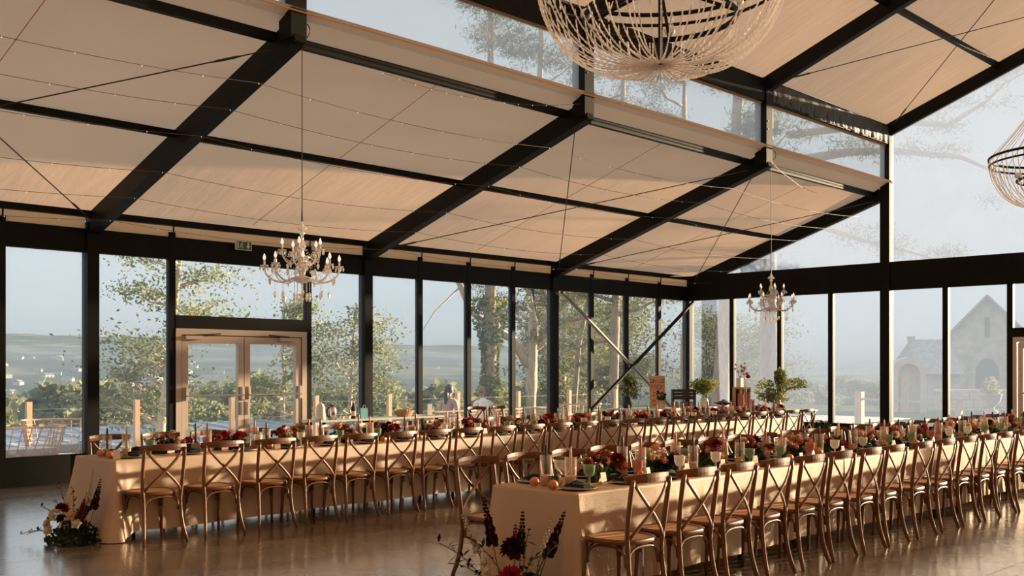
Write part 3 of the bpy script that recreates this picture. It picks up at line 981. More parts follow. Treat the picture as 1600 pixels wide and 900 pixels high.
def tablecloth(T, y0, y1, first, last, amp, freq, label, seed, lift=0.0, flare=0.10):
    """linen cloth: flat top, soft edge, skirts that fall in pleats; open ends where the next cloth overlaps"""
    rs = random.Random(seed)
    ph = [rs.uniform(0, 6.28) for _ in range(6)]
    X = T['x']
    hw = HW + lift
    step = 0.022
    rc = 0.03
    path = []                                            # (x, y, normal x, normal y, corner weight)
    def line(p, q):
        L_ = math.dist(p, q)
        k = max(2, int(L_ / step))
        nx_, ny_ = (q[1] - p[1]) / L_, -(q[0] - p[0]) / L_
        return [(p[0] + (q[0] - p[0]) * i / k, p[1] + (q[1] - p[1]) * i / k, nx_, ny_) for i in range(k + 1)]
    def corner(c, a0, a1, k=12):
        return [(c[0] + rc * math.cos(a0 + (a1 - a0) * i / k), c[1] + rc * math.sin(a0 + (a1 - a0) * i / k), math.cos(a0 + (a1 - a0) * i / k), math.sin(a0 + (a1 - a0) * i / k)) for i in range(1, k)]
    loops = []
    if first:
        p = line((-hw, y1), (-hw, y0 + rc))
        p = [(x, y, -1.0, 0.0) for x, y, _, _ in p]
        p += corner((-hw + rc, y0 + rc), PI, 1.5 * PI)
        p += [(x, y, 0.0, -1.0) for x, y, _, _ in line((-hw + rc, y0), (hw - rc, y0))]
        p += corner((hw - rc, y0 + rc), -0.5 * PI, 0)
        p += [(x, y, 1.0, 0.0) for x, y, _, _ in line((hw, y0 + rc), (hw, y1))]
        loops = [p]
        corners = [(-hw, y0), (hw, y0)]
    elif last:
        p = [(x, y, 1.0, 0.0) for x, y, _, _ in line((hw, y0), (hw, y1 - rc))]
        p += corner((hw - rc, y1 - rc), 0, 0.5 * PI)
        p += [(x, y, 0.0, 1.0) for x, y, _, _ in line((hw - rc, y1), (-hw + rc, y1))]
        p += corner((-hw + rc, y1 - rc), 0.5 * PI, PI)
        p += [(x, y, -1.0, 0.0) for x, y, _, _ in line((-hw, y1 - rc), (-hw, y0))]
        loops = [p]
        corners = [(-hw, y1), (hw, y1)]
    else:
        loops = [[(x, y, -1.0, 0.0) for x, y, _, _ in line((-hw, y1), (-hw, y0))], [(x, y, 1.0, 0.0) for x, y, _, _ in line((hw, y0), (hw, y1))]]
        corners = []
    V, Q = [], []
    rows = [0.0, 0.004, 0.02, 0.06, 0.13, 0.22, 0.32, 0.43, 0.54, 0.65, 0.76, 0.87, 0.95, 1.0]
    zt = ZT + lift
    for p in loops:
        base = len(V)
        s_ = 0.0
        for i, (x, y, nx_, ny_) in enumerate(p):
            if i:
                s_ += math.dist((x, y), p[i - 1][:2])
            cw = max([math.exp(-(math.dist((x, y), c) / 0.13) ** 2) for c in corners] + [0])
            hem = 0.085 + 0.014 * math.sin(s_ * 1.1 + ph[0]) + 0.006 * math.sin(s_ * 3.7 + ph[1])
            if abs(ny_) > 0.9:
                hem = 0.05
            hem = hem * (1 - cw) + 0.006 * cw
            gate = 0.6 + 0.4 * (0.5 + 0.5 * math.sin(s_ * 0.9 + ph[2])) ** 1.5
            for u in rows:
                w_ = (math.sin(s_ * freq + ph[3] + 0.8 * math.sin(s_ * 2.3 + ph[4])) * 0.62 + math.sin(s_ * freq * 1.73 + ph[5]) * 0.38)
                # long diagonal pull folds from the table edge
                if abs(ny_) > 0.9:
                    w_ = 1.5 * w_ + 0.5 * math.sin(s_ * 41 + ph[0])
                diag = math.sin((s_ * 0.8 + u * 0.9) * 4.6 + ph[1]) * 0.35
                out = u ** 0.8 * (0.012 + amp * gate * (w_ + diag)) + cw * flare * u ** 1.3
                if cw > 0.02:
                    out += cw * 0.022 * u * math.sin(s_ * 62.0)
                out = max(out, 0.0015 + 0.004 * u)
                if u == 0:
                    vx, vy, vz = x - nx_ * 0.012, y - ny_ * 0.012, zt
                else:
                    vx, vy = x + nx_ * out, y + ny_ * out
                    vz = zt - 0.006 - (zt - 0.006 - hem) * u
                V.append((vx, vy, vz))
            # the pooled hem at a corner runs out over the floor
        nr = len(rows)
        for i in range(len(p) - 1):
            for j in range(nr - 1):
                a_ = base + i * nr + j
                Q.append((a_, a_ + 1, a_ + nr + 1, a_ + nr))
    # top, gently uneven
    base = len(V)
    e0 = y0 + (0.012 if first else 0)
    e1 = y1 - (0.012 if last else 0)
    ky = max(2, int((e1 - e0) / 0.08))
    for i in range(ky + 1):
        for j in range(9):
            x = -hw + 0.012 + (2 * hw - 0.024) * j / 8
            y = e0 + (e1 - e0) * i / ky
            V.append((x, y, zt))
    for i in range(ky):
        for j in range(8):
            a_ = base + i * 9 + j
            Q.append((a_, a_ + 1, a_ + 10, a_ + 9))
    V = [(a_ , b_ - y0, c_) for a_, b_, c_ in V]
    o = link('tablecloth', npmesh('tablecloth', V, Q, 'cloth', True), None, (X, y0, 0))
    tag(o, label, 'tablecloth', 'linen cloths on the two long tables')
    return o
tablecloth(LT, LT['y0'], 6.298, True, False, 0.013, 14, 'beige linen cloth with glossy folds at the left end of the window-side table', 1, 0.003, 0.14)
tablecloth(LT, 6.30, 10.258, False, False, 0.009, 10, 'second beige linen cloth from the left on the window-side table, nearly smooth', 2, 0.0)
tablecloth(LT, 10.26, 13.848, False, False, 0.018, 52, 'third beige linen cloth from the left on the window-side table, closely pleated', 3, 0.003)
tablecloth(LT, 13.85, LT['y1'], False, True, 0.018, 46, 'linen cloth at the far right end of the window-side table', 4, 0.0)
tablecloth(RT, RT['y0'], 6.148, True, False, 0.015, 19, 'beige linen cloth at the near end of the front table, above floor flowers', 5, 0.003, 0.09)
tablecloth(RT, 6.15, 9.248, False, False, 0.015, 30, 'second linen cloth from the left on the front table', 6, 0.0)
tablecloth(RT, 9.25, 12.448, False, False, 0.018, 40, 'third linen cloth from the left on the front table', 7, 0.003)
tablecloth(RT, 12.45, RT['y1'], False, True, 0.018, 40, 'linen cloth toward the right end of the front table', 8, 0.0)

# ================================================================== FLOWERS
rf = random.Random(11)
def petal_ring(mb, n, r0, ln, w, tilt, z, ph):
    for k in range(n):
        a = 2 * PI * k / n + ph
        c, s = math.cos(a), math.sin(a)
        d = (c * math.cos(tilt), s * math.cos(tilt), math.sin(tilt))
        mb.leaf((c * r0, s * r0, z), d, ln, w, fold=0.25)
def dahlia(r):
    mb = MB()
    for i, (n, til) in enumerate(((11, 0.05), (10, 0.4), (8, 0.8), (5, 1.2))):
        petal_ring(mb, n, r * 0.12, r * (1.0 - 0.13 * i), r * 0.5, til, r * 0.08 * i, i * 0.4)
    return mb
def rose(r):
    mb = MB().ball((0, 0, r * 0.25), r * 0.55, 8, 5)
    for i, (n, til) in enumerate(((5, 0.25), (5, 0.75), (4, 1.15))):
        petal_ring(mb, n, r * 0.25, r * (0.85 - 0.1 * i), r * 0.95, til, 0.04 * r + 0.1 * r * i, i * 0.6)
    return mb
def pincushion(r):
    mb = MB().ball((0, 0, r * 0.3), r * 0.5, 8, 5)
    for k in range(40):
        a, e = k * 2.399, math.asin(min(0.98, 0.05 + k / 42))
        d = Vector((math.cos(a) * math.cos(e), math.sin(a) * math.cos(e), math.sin(e)))
        mb.leaf(Vector((0, 0, r * 0.3)) + d * r * 0.45, d + Vector((0, 0, 0.15)), r * 0.6, r * 0.10)
    return mb
def pompon(r):
    mb = MB()
    for k in range(46):
        z = 1 - 1.7 * k / 46
        a = k * 2.399
        q = math.sqrt(max(0, 1 - z * z))
        d = Vector((math.cos(a) * q, math.sin(a) * q, z))
        mb.leaf(d * r * 0.45, d, r * 0.55, r * 0.42, up=(0.3, 0.1, 0.9), fold=0.3)
    return mb
FM = {}
for kind, fn in (('dahlia', dahlia), ('rose', rose), ('pincushion', pincushion), ('pompon', pompon)):
    for c in FLOW:
        FM[kind, c] = (fn, c, None)
def flower_mesh(kind, c):
    fn, cc, me = FM[kind, c]
    if me is None:
        me = fn(0.05).mesh(kind + '_' + c, 'fl_' + c)
        FM[kind, c] = (fn, cc, me)
    return me
KINDS = [('dahlia', 'burgundy'), ('dahlia', 'crimson'), ('rose', 'coral'), ('rose', 'peach'), ('pincushion', 'coral'), ('pompon', 'cream'), ('rose', 'rust'), ('dahlia', 'rust'),
         ('rose', 'pink'), ('pompon', 'blush'), ('pompon', 'cream'), ('rose', 'peach'), ('rose', 'cream'), ('pincushion', 'coral'), ('rose', 'blush'), ('pincushion', 'peach'), ('rose', 'crimson'), ('dahlia', 'plum')]

def foliage_mesh(lx, ly, lz, n, size, mat='foliage', name='foliage', inner=0.0):
    C = rng.normal(size=(n, 3))
    C /= np.linalg.norm(C, axis=1)[:, None]
    C *= (inner + (1 - inner) * rng.uniform(0, 1, n) ** 0.5)[:, None]
    C = C * np.array([lx, ly, lz])
    C[:, 2] = np.abs(C[:, 2])
    V, Q = leaves(C, size, 0.5)
    V[:, 2] = np.maximum(V[:, 2], 0.002)
    return npmesh(name, V, Q, mat)
FOL = [foliage_mesh(0.09, 0.225, 0.135, 420, 0.05) for _ in range(4)]
FTIN = MB().box((-0.045, -0.11, 0), (0.045, 0.11, 0.05)).mesh('trough', 'ink')

def bouquet(x, y, z, label, group, idx, palette=None):
    t = thing('table_bouquet', label, 'flowers', (x, y, z), rf.uniform(-0.2, 0.2), group)
    f = link('foliage', FOL[idx % 4], t, (0, 0, 0), (0, 0, rf.uniform(0, 0.3)))
    tag(f, kind='stuff')
    link('flower_trough', FTIN, t)
    nfl = rf.randint(14, 18)
    base = rf.sample(KINDS, 6)
    for k in range(nfl):
        kd = rf.choice(base)
        yy = rf.uniform(-0.215, 0.215)
        xx = rf.uniform(-0.075, 0.075)
        zz = 0.075 + 0.125 * rf.random() * (1 - (yy / 0.27) ** 2)
        s = rf.uniform(0.75, 1.15) * (1.15 if kd[0] == 'dahlia' else 0.95)
        link('flower_head', flower_mesh(*kd), t, (xx, yy, zz), (rf.uniform(-0.6, 0.6) + (0.5 if xx < 0 else -0.3), rf.uniform(0.0, 0.9) if xx > 0 else rf.uniform(-0.9, 0), rf.uniform(0, 6)), s)
    for k in range(5):
        a = rf.uniform(0, 6.28)
        b_ = Vector((rf.uniform(-.06, .06), rf.uniform(-.15, .15), 0.12))
        MB().leaf(b_, (math.cos(a) * 0.6, math.sin(a), rf.uniform(0.1, 0.8)), rf.uniform(0.08, 0.14), 0.035).build('leaf', 'foliage', t)
    return t

# ---- tableware prototypes (meshes shared by every copy)
ME = {}
ME['plate'] = MB().lathe([(0.0001, 0.004), (0.075, 0.004), (0.082, 0.007), (0.128, 0.018), (0.130, 0.015), (0.085, 0.002), (0.0001, 0.0)], 24).mesh('plate', 'plate', True)
ME['plate_rim'] = MB().lathe([(0.1285, 0.0185), (0.1315, 0.0175), (0.1305, 0.0145)], 24).mesh('plate_rim', 'plate_pale', True)
mbn = MB().box((-0.085, -0.045, 0), (0.085, 0.045, 0.012)).box((-0.080, -0.03, 0.012), (0.07, 0.04, 0.022))
mbn.tube([(-0.02, -0.05, 0.022), (-0.01, 0, 0.034), (0.0, 0.05, 0.022)], 0.014, 6)
ME['napkin'] = mbn.mesh('napkin', 'napkin')
def glass_meshes(tint):
    bowl = MB().lathe([(0.006, 0.068), (0.026, 0.076), (0.040, 0.10), (0.043, 0.13), (0.0445, 0.155), (0.0425, 0.155), (0.040, 0.13), (0.037, 0.102), (0.024, 0.081), (0.001, 0.076)], 14).mesh('bowl', 'gob_' + tint, True)
    stem = MB().lathe([(0.034, 0.0), (0.034, 0.004), (0.012, 0.010), (0.007, 0.022), (0.009, 0.04), (0.006, 0.052), (0.008, 0.07)], 12).mesh('stem', 'gob_' + tint, True)
    return bowl, stem
for c in ('clear', 'green', 'pink'):
    ME['gob_' + c] = glass_meshes(c)
ME['tumbler'] = MB().lathe([(0.0001, 0.0), (0.034, 0.0), (0.040, 0.02), (0.042, 0.06), (0.038, 0.082), (0.034, 0.082), (0.036, 0.058), (0.030, 0.012), (0.0001, 0.01)], 12).mesh('tumbler', 'tumbler')
ME['wax'] = MB().lathe([(0.0001, 0.012), (0.028, 0.012), (0.028, 0.05), (0.0001, 0.048)], 10).mesh('wax', 'ceramic')
ME['tube'] = MB().lathe([(0.040, 0.0), (0.043, 0.0), (0.043, 0.215), (0.040, 0.215), (0.040, 0.004)], 16).mesh('glass_tube', 'tube', True)
ME['sand'] = MB().lathe([(0.0001, 0.002), (0.039, 0.002), (0.039, 0.07), (0.02, 0.078), (0.0001, 0.079)], 12).mesh('sand_fill', 'sand', True)
for c in ('black', 'coral', 'brick', 'orange', 'blush'):
    ME['taper_' + c] = MB().lathe([(0.0001, 0.06), (0.0115, 0.06), (0.0095, 0.275), (0.006, 0.285), (0.0001, 0.288)], 8).tube([(0, 0, 0.286), (0.001, 0, 0.298)], 0.0012, 4).mesh('taper', 'wax_' + c, True)
ME['orange'] = MB().ball((0, 0, 0.036), 0.036, 12, 8, 0.95).mesh('orange', 'orange', True)
ME['peach'] = MB().ball((0, 0, 0.033), 0.034, 12, 8, 0.95).mesh('peach', 'peach', True)
ME['stalk'] = MB().lathe([(0.0001, 0.0), (0.005, 0.0), (0.003, 0.006), (0.0001, 0.007)], 6).mesh('stalk', 'stem')
ME['card'] = MB().add([(-0.018, -0.032, 0), (0.018, -0.032, 0), (0, -0.032, 0.085), (-0.018, 0.032, 0), (0.018, 0.032, 0), (0, 0.032, 0.085), (0, -0.032, 0.083), (0, 0.032, 0.083)],
                      [(0, 2, 5, 3), (1, 4, 5, 2)]).mesh('card', 'card')
ME['card_print'] = MB().box((0.0085, -0.018, 0.036), (0.0098, 0.018, 0.042)).mesh('print', 'fl_coral')

def setting_plate(x, y, ang, who, seat, side, nap=True):
    p = thing('dinner_plate', 'dark dinner plate at the %s %s-side seat of the %s' % (ordinal(seat), side, who), 'plate', (x, y, ZT + 0.004), ang, 'dark dinner plates')
    link('dish', ME['plate'], p)
    link('rim', ME['plate_rim'], p)
    if nap:
        nk = link('napkin', ME['napkin'], None, (x, y, ZT + 0.0225), (0, 0, ang + rf.uniform(-0.4, 0.4)))
        tag(nk, 'folded black napkin at the %s %s-side seat of the %s' % (ordinal(seat), side, who), 'napkin', 'folded black napkins')
TINT = {'clear': 'clear glass goblet', 'green': 'pale green glass goblet', 'pink': 'pink tinted glass goblet'}
def goblet(x, y, c, who, seat, side):
    g = thing('goblet', '%s at the %s %s-side seat of the %s' % (TINT[c], ordinal(seat), side, who), 'goblet', (x, y, ZT + 0.004), 0, 'goblets on the %s' % who)
    b_, s_ = ME['gob_' + c]
    link('bowl', b_, g)
    link('stem', s_, g)
CNAME = {'black': 'black', 'coral': 'coral pink', 'brick': 'brick red', 'orange': 'orange', 'blush': 'pale blush'}
def candle(x, y, c, who, i):
    k = thing('taper_candle', '%s taper candle in glass tube, %s from the left on the %s' % (CNAME[c], ordinal(i), who), 'candle', (x, y, ZT + 0.004), 0, 'taper candles on the %s' % who)
    link('taper', ME['taper_' + c], k)
    link('glass_tube', ME['tube'], k)
    link('sand_fill', ME['sand'], k)
    k.scale = (1, 1, rf.uniform(0.92, 1.1))
def tumbler(x, y, who, i):
    k = thing('tealight_glass', 'dark green faceted tealight glass, %s from the left on the %s' % (ordinal(i), who), 'tealight', (x, y, ZT + 0.004), rf.uniform(0, 1), 'tealight glasses on the %s' % who)
    link('glass', ME['tumbler'], k)
    link('wax', ME['wax'], k)
def fruit(x, y, kind, who, i):
    k = thing(kind, 'ripe %s lying loose, %s fruit from the left on the %s' % (kind, ordinal(i), who), 'fruit', (x, y, ZT + 0.005), rf.uniform(0, 6), 'loose fruit on the %s' % who)
    link('flesh', ME[kind], k)
    link('stalk', ME['stalk'], k, (0, 0, 0.0685 if kind == 'orange' else 0.0645))
def place_card(x, y, who, i):
    k = thing('place_card', 'small folded place card, %s from the left on the %s' % (ordinal(i), who), 'card', (x, y, ZT + 0.004), rf.uniform(-0.3, 0.3), 'place cards on the %s' % who)
    link('folded_paper', ME['card'], k)
    link('print', ME['card_print'], k)

def dress(T, near, far, nb, first_candles):
    who = T['name']
    X = T['x']
    lim = T['y1'] - 0.2
    taken = []                                           # (x, y, radius) already standing on this table
    L_ = T['y1'] - T['y0'] - 0.9
    yb = [T['y0'] + 0.78 + L_ * i / (nb - 1) for i in range(nb)]
    def free(x, y, r):
        if any(abs(y - q) < 0.255 + r and abs(x - X) < 0.135 + r for q in yb):
            return False
        return all((x - a) ** 2 + (y - b2) ** 2 > (r + c) ** 2 for a, b2, c in taken)
    def spot(x, y, r, xs_=(0, 0.02, -0.02, 0.04, -0.04)):
        for dy in (0, 0.03, -0.03, 0.06, -0.06, 0.09, -0.09, 0.12, -0.12, 0.16, -0.16):
            for dx in xs_:
                if T['y0'] + 0.03 < y + dy < T['y1'] - 0.05 and free(x + dx, y + dy, r):
                    taken.append((x + dx, y + dy, r))
                    return x + dx, y + dy
        return None
    for i, y in enumerate(yb):
        bouquet(X, y, ZT + 0.004, 'low bouquet of dahlias and roses, %s from the left along the %s' % (ordinal(i), who), 'bouquets along the %s' % who, i)
    for side, ys, sx in (('near', near, 1), ('far', far, -1)):
        for i, y in enumerate(ys):
            if y < lim:
                setting_plate(X + sx * 0.265, y, 0, who, i, side)
                taken.append((X + sx * 0.265, y, 0.135))
    for side, ys, sx in (('near', near, 1), ('far', far, -1)):
        for i, y in enumerate(ys):
            if y < lim:
                p = spot(X + sx * 0.20, y + 0.20, 0.046, (0, 0.03, -0.02, 0.06, -0.04, 0.09))
                if p:
                    goblet(p[0], p[1], ['clear', 'green', 'clear', 'pink', 'green'][(i * 2 + (sx > 0)) % 5], who, i, side)
    cols = ['black', 'blush', 'black', 'brick', 'coral', 'black', 'orange', 'black', 'brick', 'coral', 'black']
    want = [T['y0'] + q for q in first_candles]
    for i in range(nb - 1):
        ym_ = (yb[i] + yb[i + 1]) / 2
        want += [ym_ - 0.06, ym_ + 0.06]
    got = []
    for i, y in enumerate(want):
        p = spot(X + (0.06 if i % 2 else -0.07), y, 0.044)
        if p:
            got.append(p)
    for i, p in enumerate(sorted(got, key=lambda q: q[1])):
        candle(p[0], p[1], cols[i % len(cols)], who, i)
    got = [spot(X + (0.15 if i % 2 else -0.15), (yb[i] + yb[i + 1]) / 2, 0.044, (0, 0.02, -0.02, -0.05, 0.05, -0.09, 0.09)) for i in range(nb - 1)]
    got.append(spot(X + 0.12, T['y0'] + 0.13, 0.044))
    for i, p in enumerate(sorted([g for g in got if g], key=lambda q: q[1])):
        tumbler(p[0], p[1], who, i)
    got = [spot(X + dx, T['y0'] + dy, 0.038) for dx, dy in ((0.20, 0.07), (-0.06, 0.09), (0.03, 0.24))]
    got += [spot(X + (0.17 if i % 2 else 0.0), yb[i] + 0.31, 0.038, (0, 0.03, -0.03, 0.06, -0.06, 0.1, -0.1, 0.14)) for i in range(nb - 1)]
    for i, p in enumerate(sorted([g for g in got if g], key=lambda q: q[1])):
        fruit(p[0], p[1], 'peach' if i % 3 == 2 else 'orange', who, i)
    got = [spot(X + 0.17, y - 0.17, 0.034, (0, 0.03, 0.06, 0.1, 0.14)) for y in near if y < lim]
    for i, p in enumerate([g for g in got if g]):
        place_card(p[0], p[1], who, i)
dress(LT, near_L, far_L, 18, [0.17, 0.30])
dress(RT, near_R, far_R, 17, [0.22, 0.34])

# ================================================================== FLOOR ARRANGEMENTS AT THE TABLE ENDS
def spike(mb, mbs, base, top, n, r0, seed):
    """delphinium: stem with florets getting smaller upward"""
    rs = random.Random(seed)
    base, top = Vector(base), Vector(top)
    mbs.tube([base, base.lerp(top, 0.5) + Vector((rs.uniform(-.01, .01), rs.uniform(-.01, .01), 0)), top], [0.004, 0.003, 0.0015], 5)
    for k in range(n):
        u = 0.45 + 0.55 * k / n
        r = r0 * (1.15 - u) / 0.7
        c = base.lerp(top, u)
        for q in range(3):
            a = k * 1.3 + q * 2.1
            mb.ball(c + Vector((math.cos(a) * r * 1.1, math.sin(a) * r * 1.1, 0)), r * rs.uniform(0.7, 1.05), 5, 3)

def floor_arrangement(loc, label, spikes, flowers, sprays, seed, fol):
    rs = random.Random(seed)
    t = thing('floor_arrangement', label, 'flowers', loc, 0, 'flower arrangements on the floor at the table ends')
    f = link('foliage', foliage_mesh(*fol, 520, 0.06), t)
    tag(f, kind='stuff')
    MB().lathe([(0.0001, 0), (0.11, 0), (0.13, 0.10), (0.12, 0.10), (0.10, 0.01), (0.0001, 0.01)], 14).build('bowl', 'ink', t)
    for i, (b_, tp, n_, r_, c) in enumerate(spikes):
        st, fl = MB(), MB()
        spike(fl, st, b_, tp, n_, r_, seed * 10 + i)
        s_ = st.build('flower_stem', 'stem', t)
        fl.build('floret_spike', 'fl_' + c, s_)
    for (p, kd, c, s_, rot) in flowers:
        link('flower_head', flower_mesh(kd, c), t, p, rot, s_)
    for i, (b_, tp, c) in enumerate(sprays):
        mb, ml = MB(), MB()
        b_, tp = Vector(b_), Vector(tp)
        mid = b_.lerp(tp, 0.55) + Vector((0, 0, 0.05))
        path = bez(b_, b_.lerp(mid, 0.7), mid, tp, 7)
        mb.tube(path, 0.003, 5)
        for k in range(9):
            p = Vector(path[min(7, 2 + k * 6 // 9)])
            ml.leaf(p, (rs.uniform(-1, 1), rs.uniform(-1, 1), rs.uniform(-0.2, 1)), rs.uniform(0.035, 0.07), 0.024)
        s_ = mb.build('spray_stem', 'stem', t)
        ml.build('spray_leaves', c, s_)
    return t
# coordinates are local: +Y away from the viewer along the table, +X towards the viewer's side
floor_arrangement((-9.50, 4.16, 0), 'burgundy and cream flowers on the floor at the window-side table end',
    [((0.08, 0.05, 0.1), (0.10, 0.13, 0.66), 13, 0.020, 'cream'), ((0.14, 0.06, 0.1), (0.24, 0.14, 0.60), 13, 0.024, 'plum'), ((0.04, 0.05, 0.1), (-0.02, 0.14, 0.47), 11, 0.025, 'plum'),
     ((0.1, 0.0, 0.1), (0.14, 0.03, 0.42), 10, 0.026, 'burgundy')],
    [((-0.12, -0.06, 0.30), 'dahlia', 'burgundy', 1.5, (0.5, 0.2, 0)), ((-0.03, -0.16, 0.27), 'pompon', 'cream', 1.25, (0.9, 0.4, 0)), ((0.17, -0.10, 0.27), 'rose', 'peach', 0.95, (0.6, 0.6, 0)),
     ((-0.24, -0.10, 0.20), 'dahlia', 'burgundy', 1.2, (0.7, -0.3, 0)), ((-0.12, -0.18, 0.18), 'rose', 'blush', 1.0, (1.0, 0.1, 0)), ((-0.02, -0.21, 0.13), 'rose', 'cream', 1.1, (1.1, 0.3, 0)),
     ((0.24, -0.08, 0.20), 'rose', 'cream', 1.0, (0.6, 0.8, 0)), ((0.09, -0.15, 0.24), 'rose', 'plum', 1.0, (0.8, 0.4, 0)), ((-0.2, 0.02, 0.27), 'rose', 'crimson', 0.8, (0.2, -0.5, 0))],
    [((-0.1, -0.05, 0.15), (-0.42, -0.12, 0.30), 'foliage'), ((-0.1, 0, 0.15), (-0.36, 0.02, 0.50), 'fl_burgundy'), ((0, 0, 0.15), (-0.14, 0.05, 0.48), 'foliage'), ((-0.1, -0.1, 0.08), (-0.50, -0.28, 0.06), 'foliage'),
     ((0.1, 0, 0.15), (0.36, -0.02, 0.42), 'foliage'), ((0.1, -0.05, 0.15), (0.34, -0.10, 0.34), 'foliage'), ((-0.05, -0.1, 0.1), (-0.30, -0.30, 0.08), 'foliage'), ((-0.1, 0, 0.15), (-0.40, -0.02, 0.36), 'fl_burgundy')],
    21, (0.26, 0.24, 0.22))
floor_arrangement((-4.86, 5.08, 0), 'dark delphiniums and red flowers on the floor at the front table end',
    [((-0.12, 0, 0.1), (-0.27, 0.0, 0.56), 14, 0.023, 'plum'), ((0.15, 0, 0.1), (0.36, 0.02, 0.53), 14, 0.022, 'plum'), ((0.0, 0.02, 0.1), (0.00, 0.06, 0.50), 12, 0.020, 'plum'),
     ((-0.04, 0.03, 0.1), (-0.08, 0.08, 0.42), 11, 0.020, 'burgundy'), ((0.1, 0.04, 0.1), (0.20, 0.08, 0.47), 12, 0.015, 'cream'), ((-0.16, -0.03, 0.1), (-0.40, -0.06, 0.46), 13, 0.016, 'cream')],
    [((-0.02, -0.02, 0.30), 'dahlia', 'plum', 1.4, (0.6, 0, 0)), ((-0.06, -0.16, 0.19), 'rose', 'cream', 0.8, (0.9, 0, 0)), ((0.10, -0.15, 0.16), 'dahlia', 'crimson', 1.8, (0.8, 0.1, 0)),
     ((-0.15, -0.10, 0.22), 'rose', 'cream', 0.7, (0.8, -0.2, 0)), ((0.17, -0.05, 0.24), 'rose', 'cream', 0.5, (0.5, 0.4, 0))],
    [((-0.1, -0.1, 0.1), (-0.42, -0.22, 0.31), 'fl_plum'), ((0.05, 0, 0.15), (0.10, 0.0, 0.40), 'foliage'), ((0.15, -0.05, 0.1), (0.36, -0.06, 0.36), 'foliage'), ((-0.1, 0, 0.15), (-0.32, -0.1, 0.34), 'foliage'),
     ((0.1, -0.05, 0.15), (0.28, -0.12, 0.30), 'foliage'), ((-0.1, -0.1, 0.1), (-0.30, -0.25, 0.22), 'foliage')],
    22, (0.30, 0.24, 0.20)).scale = (1.15, 1.15, 1.28)

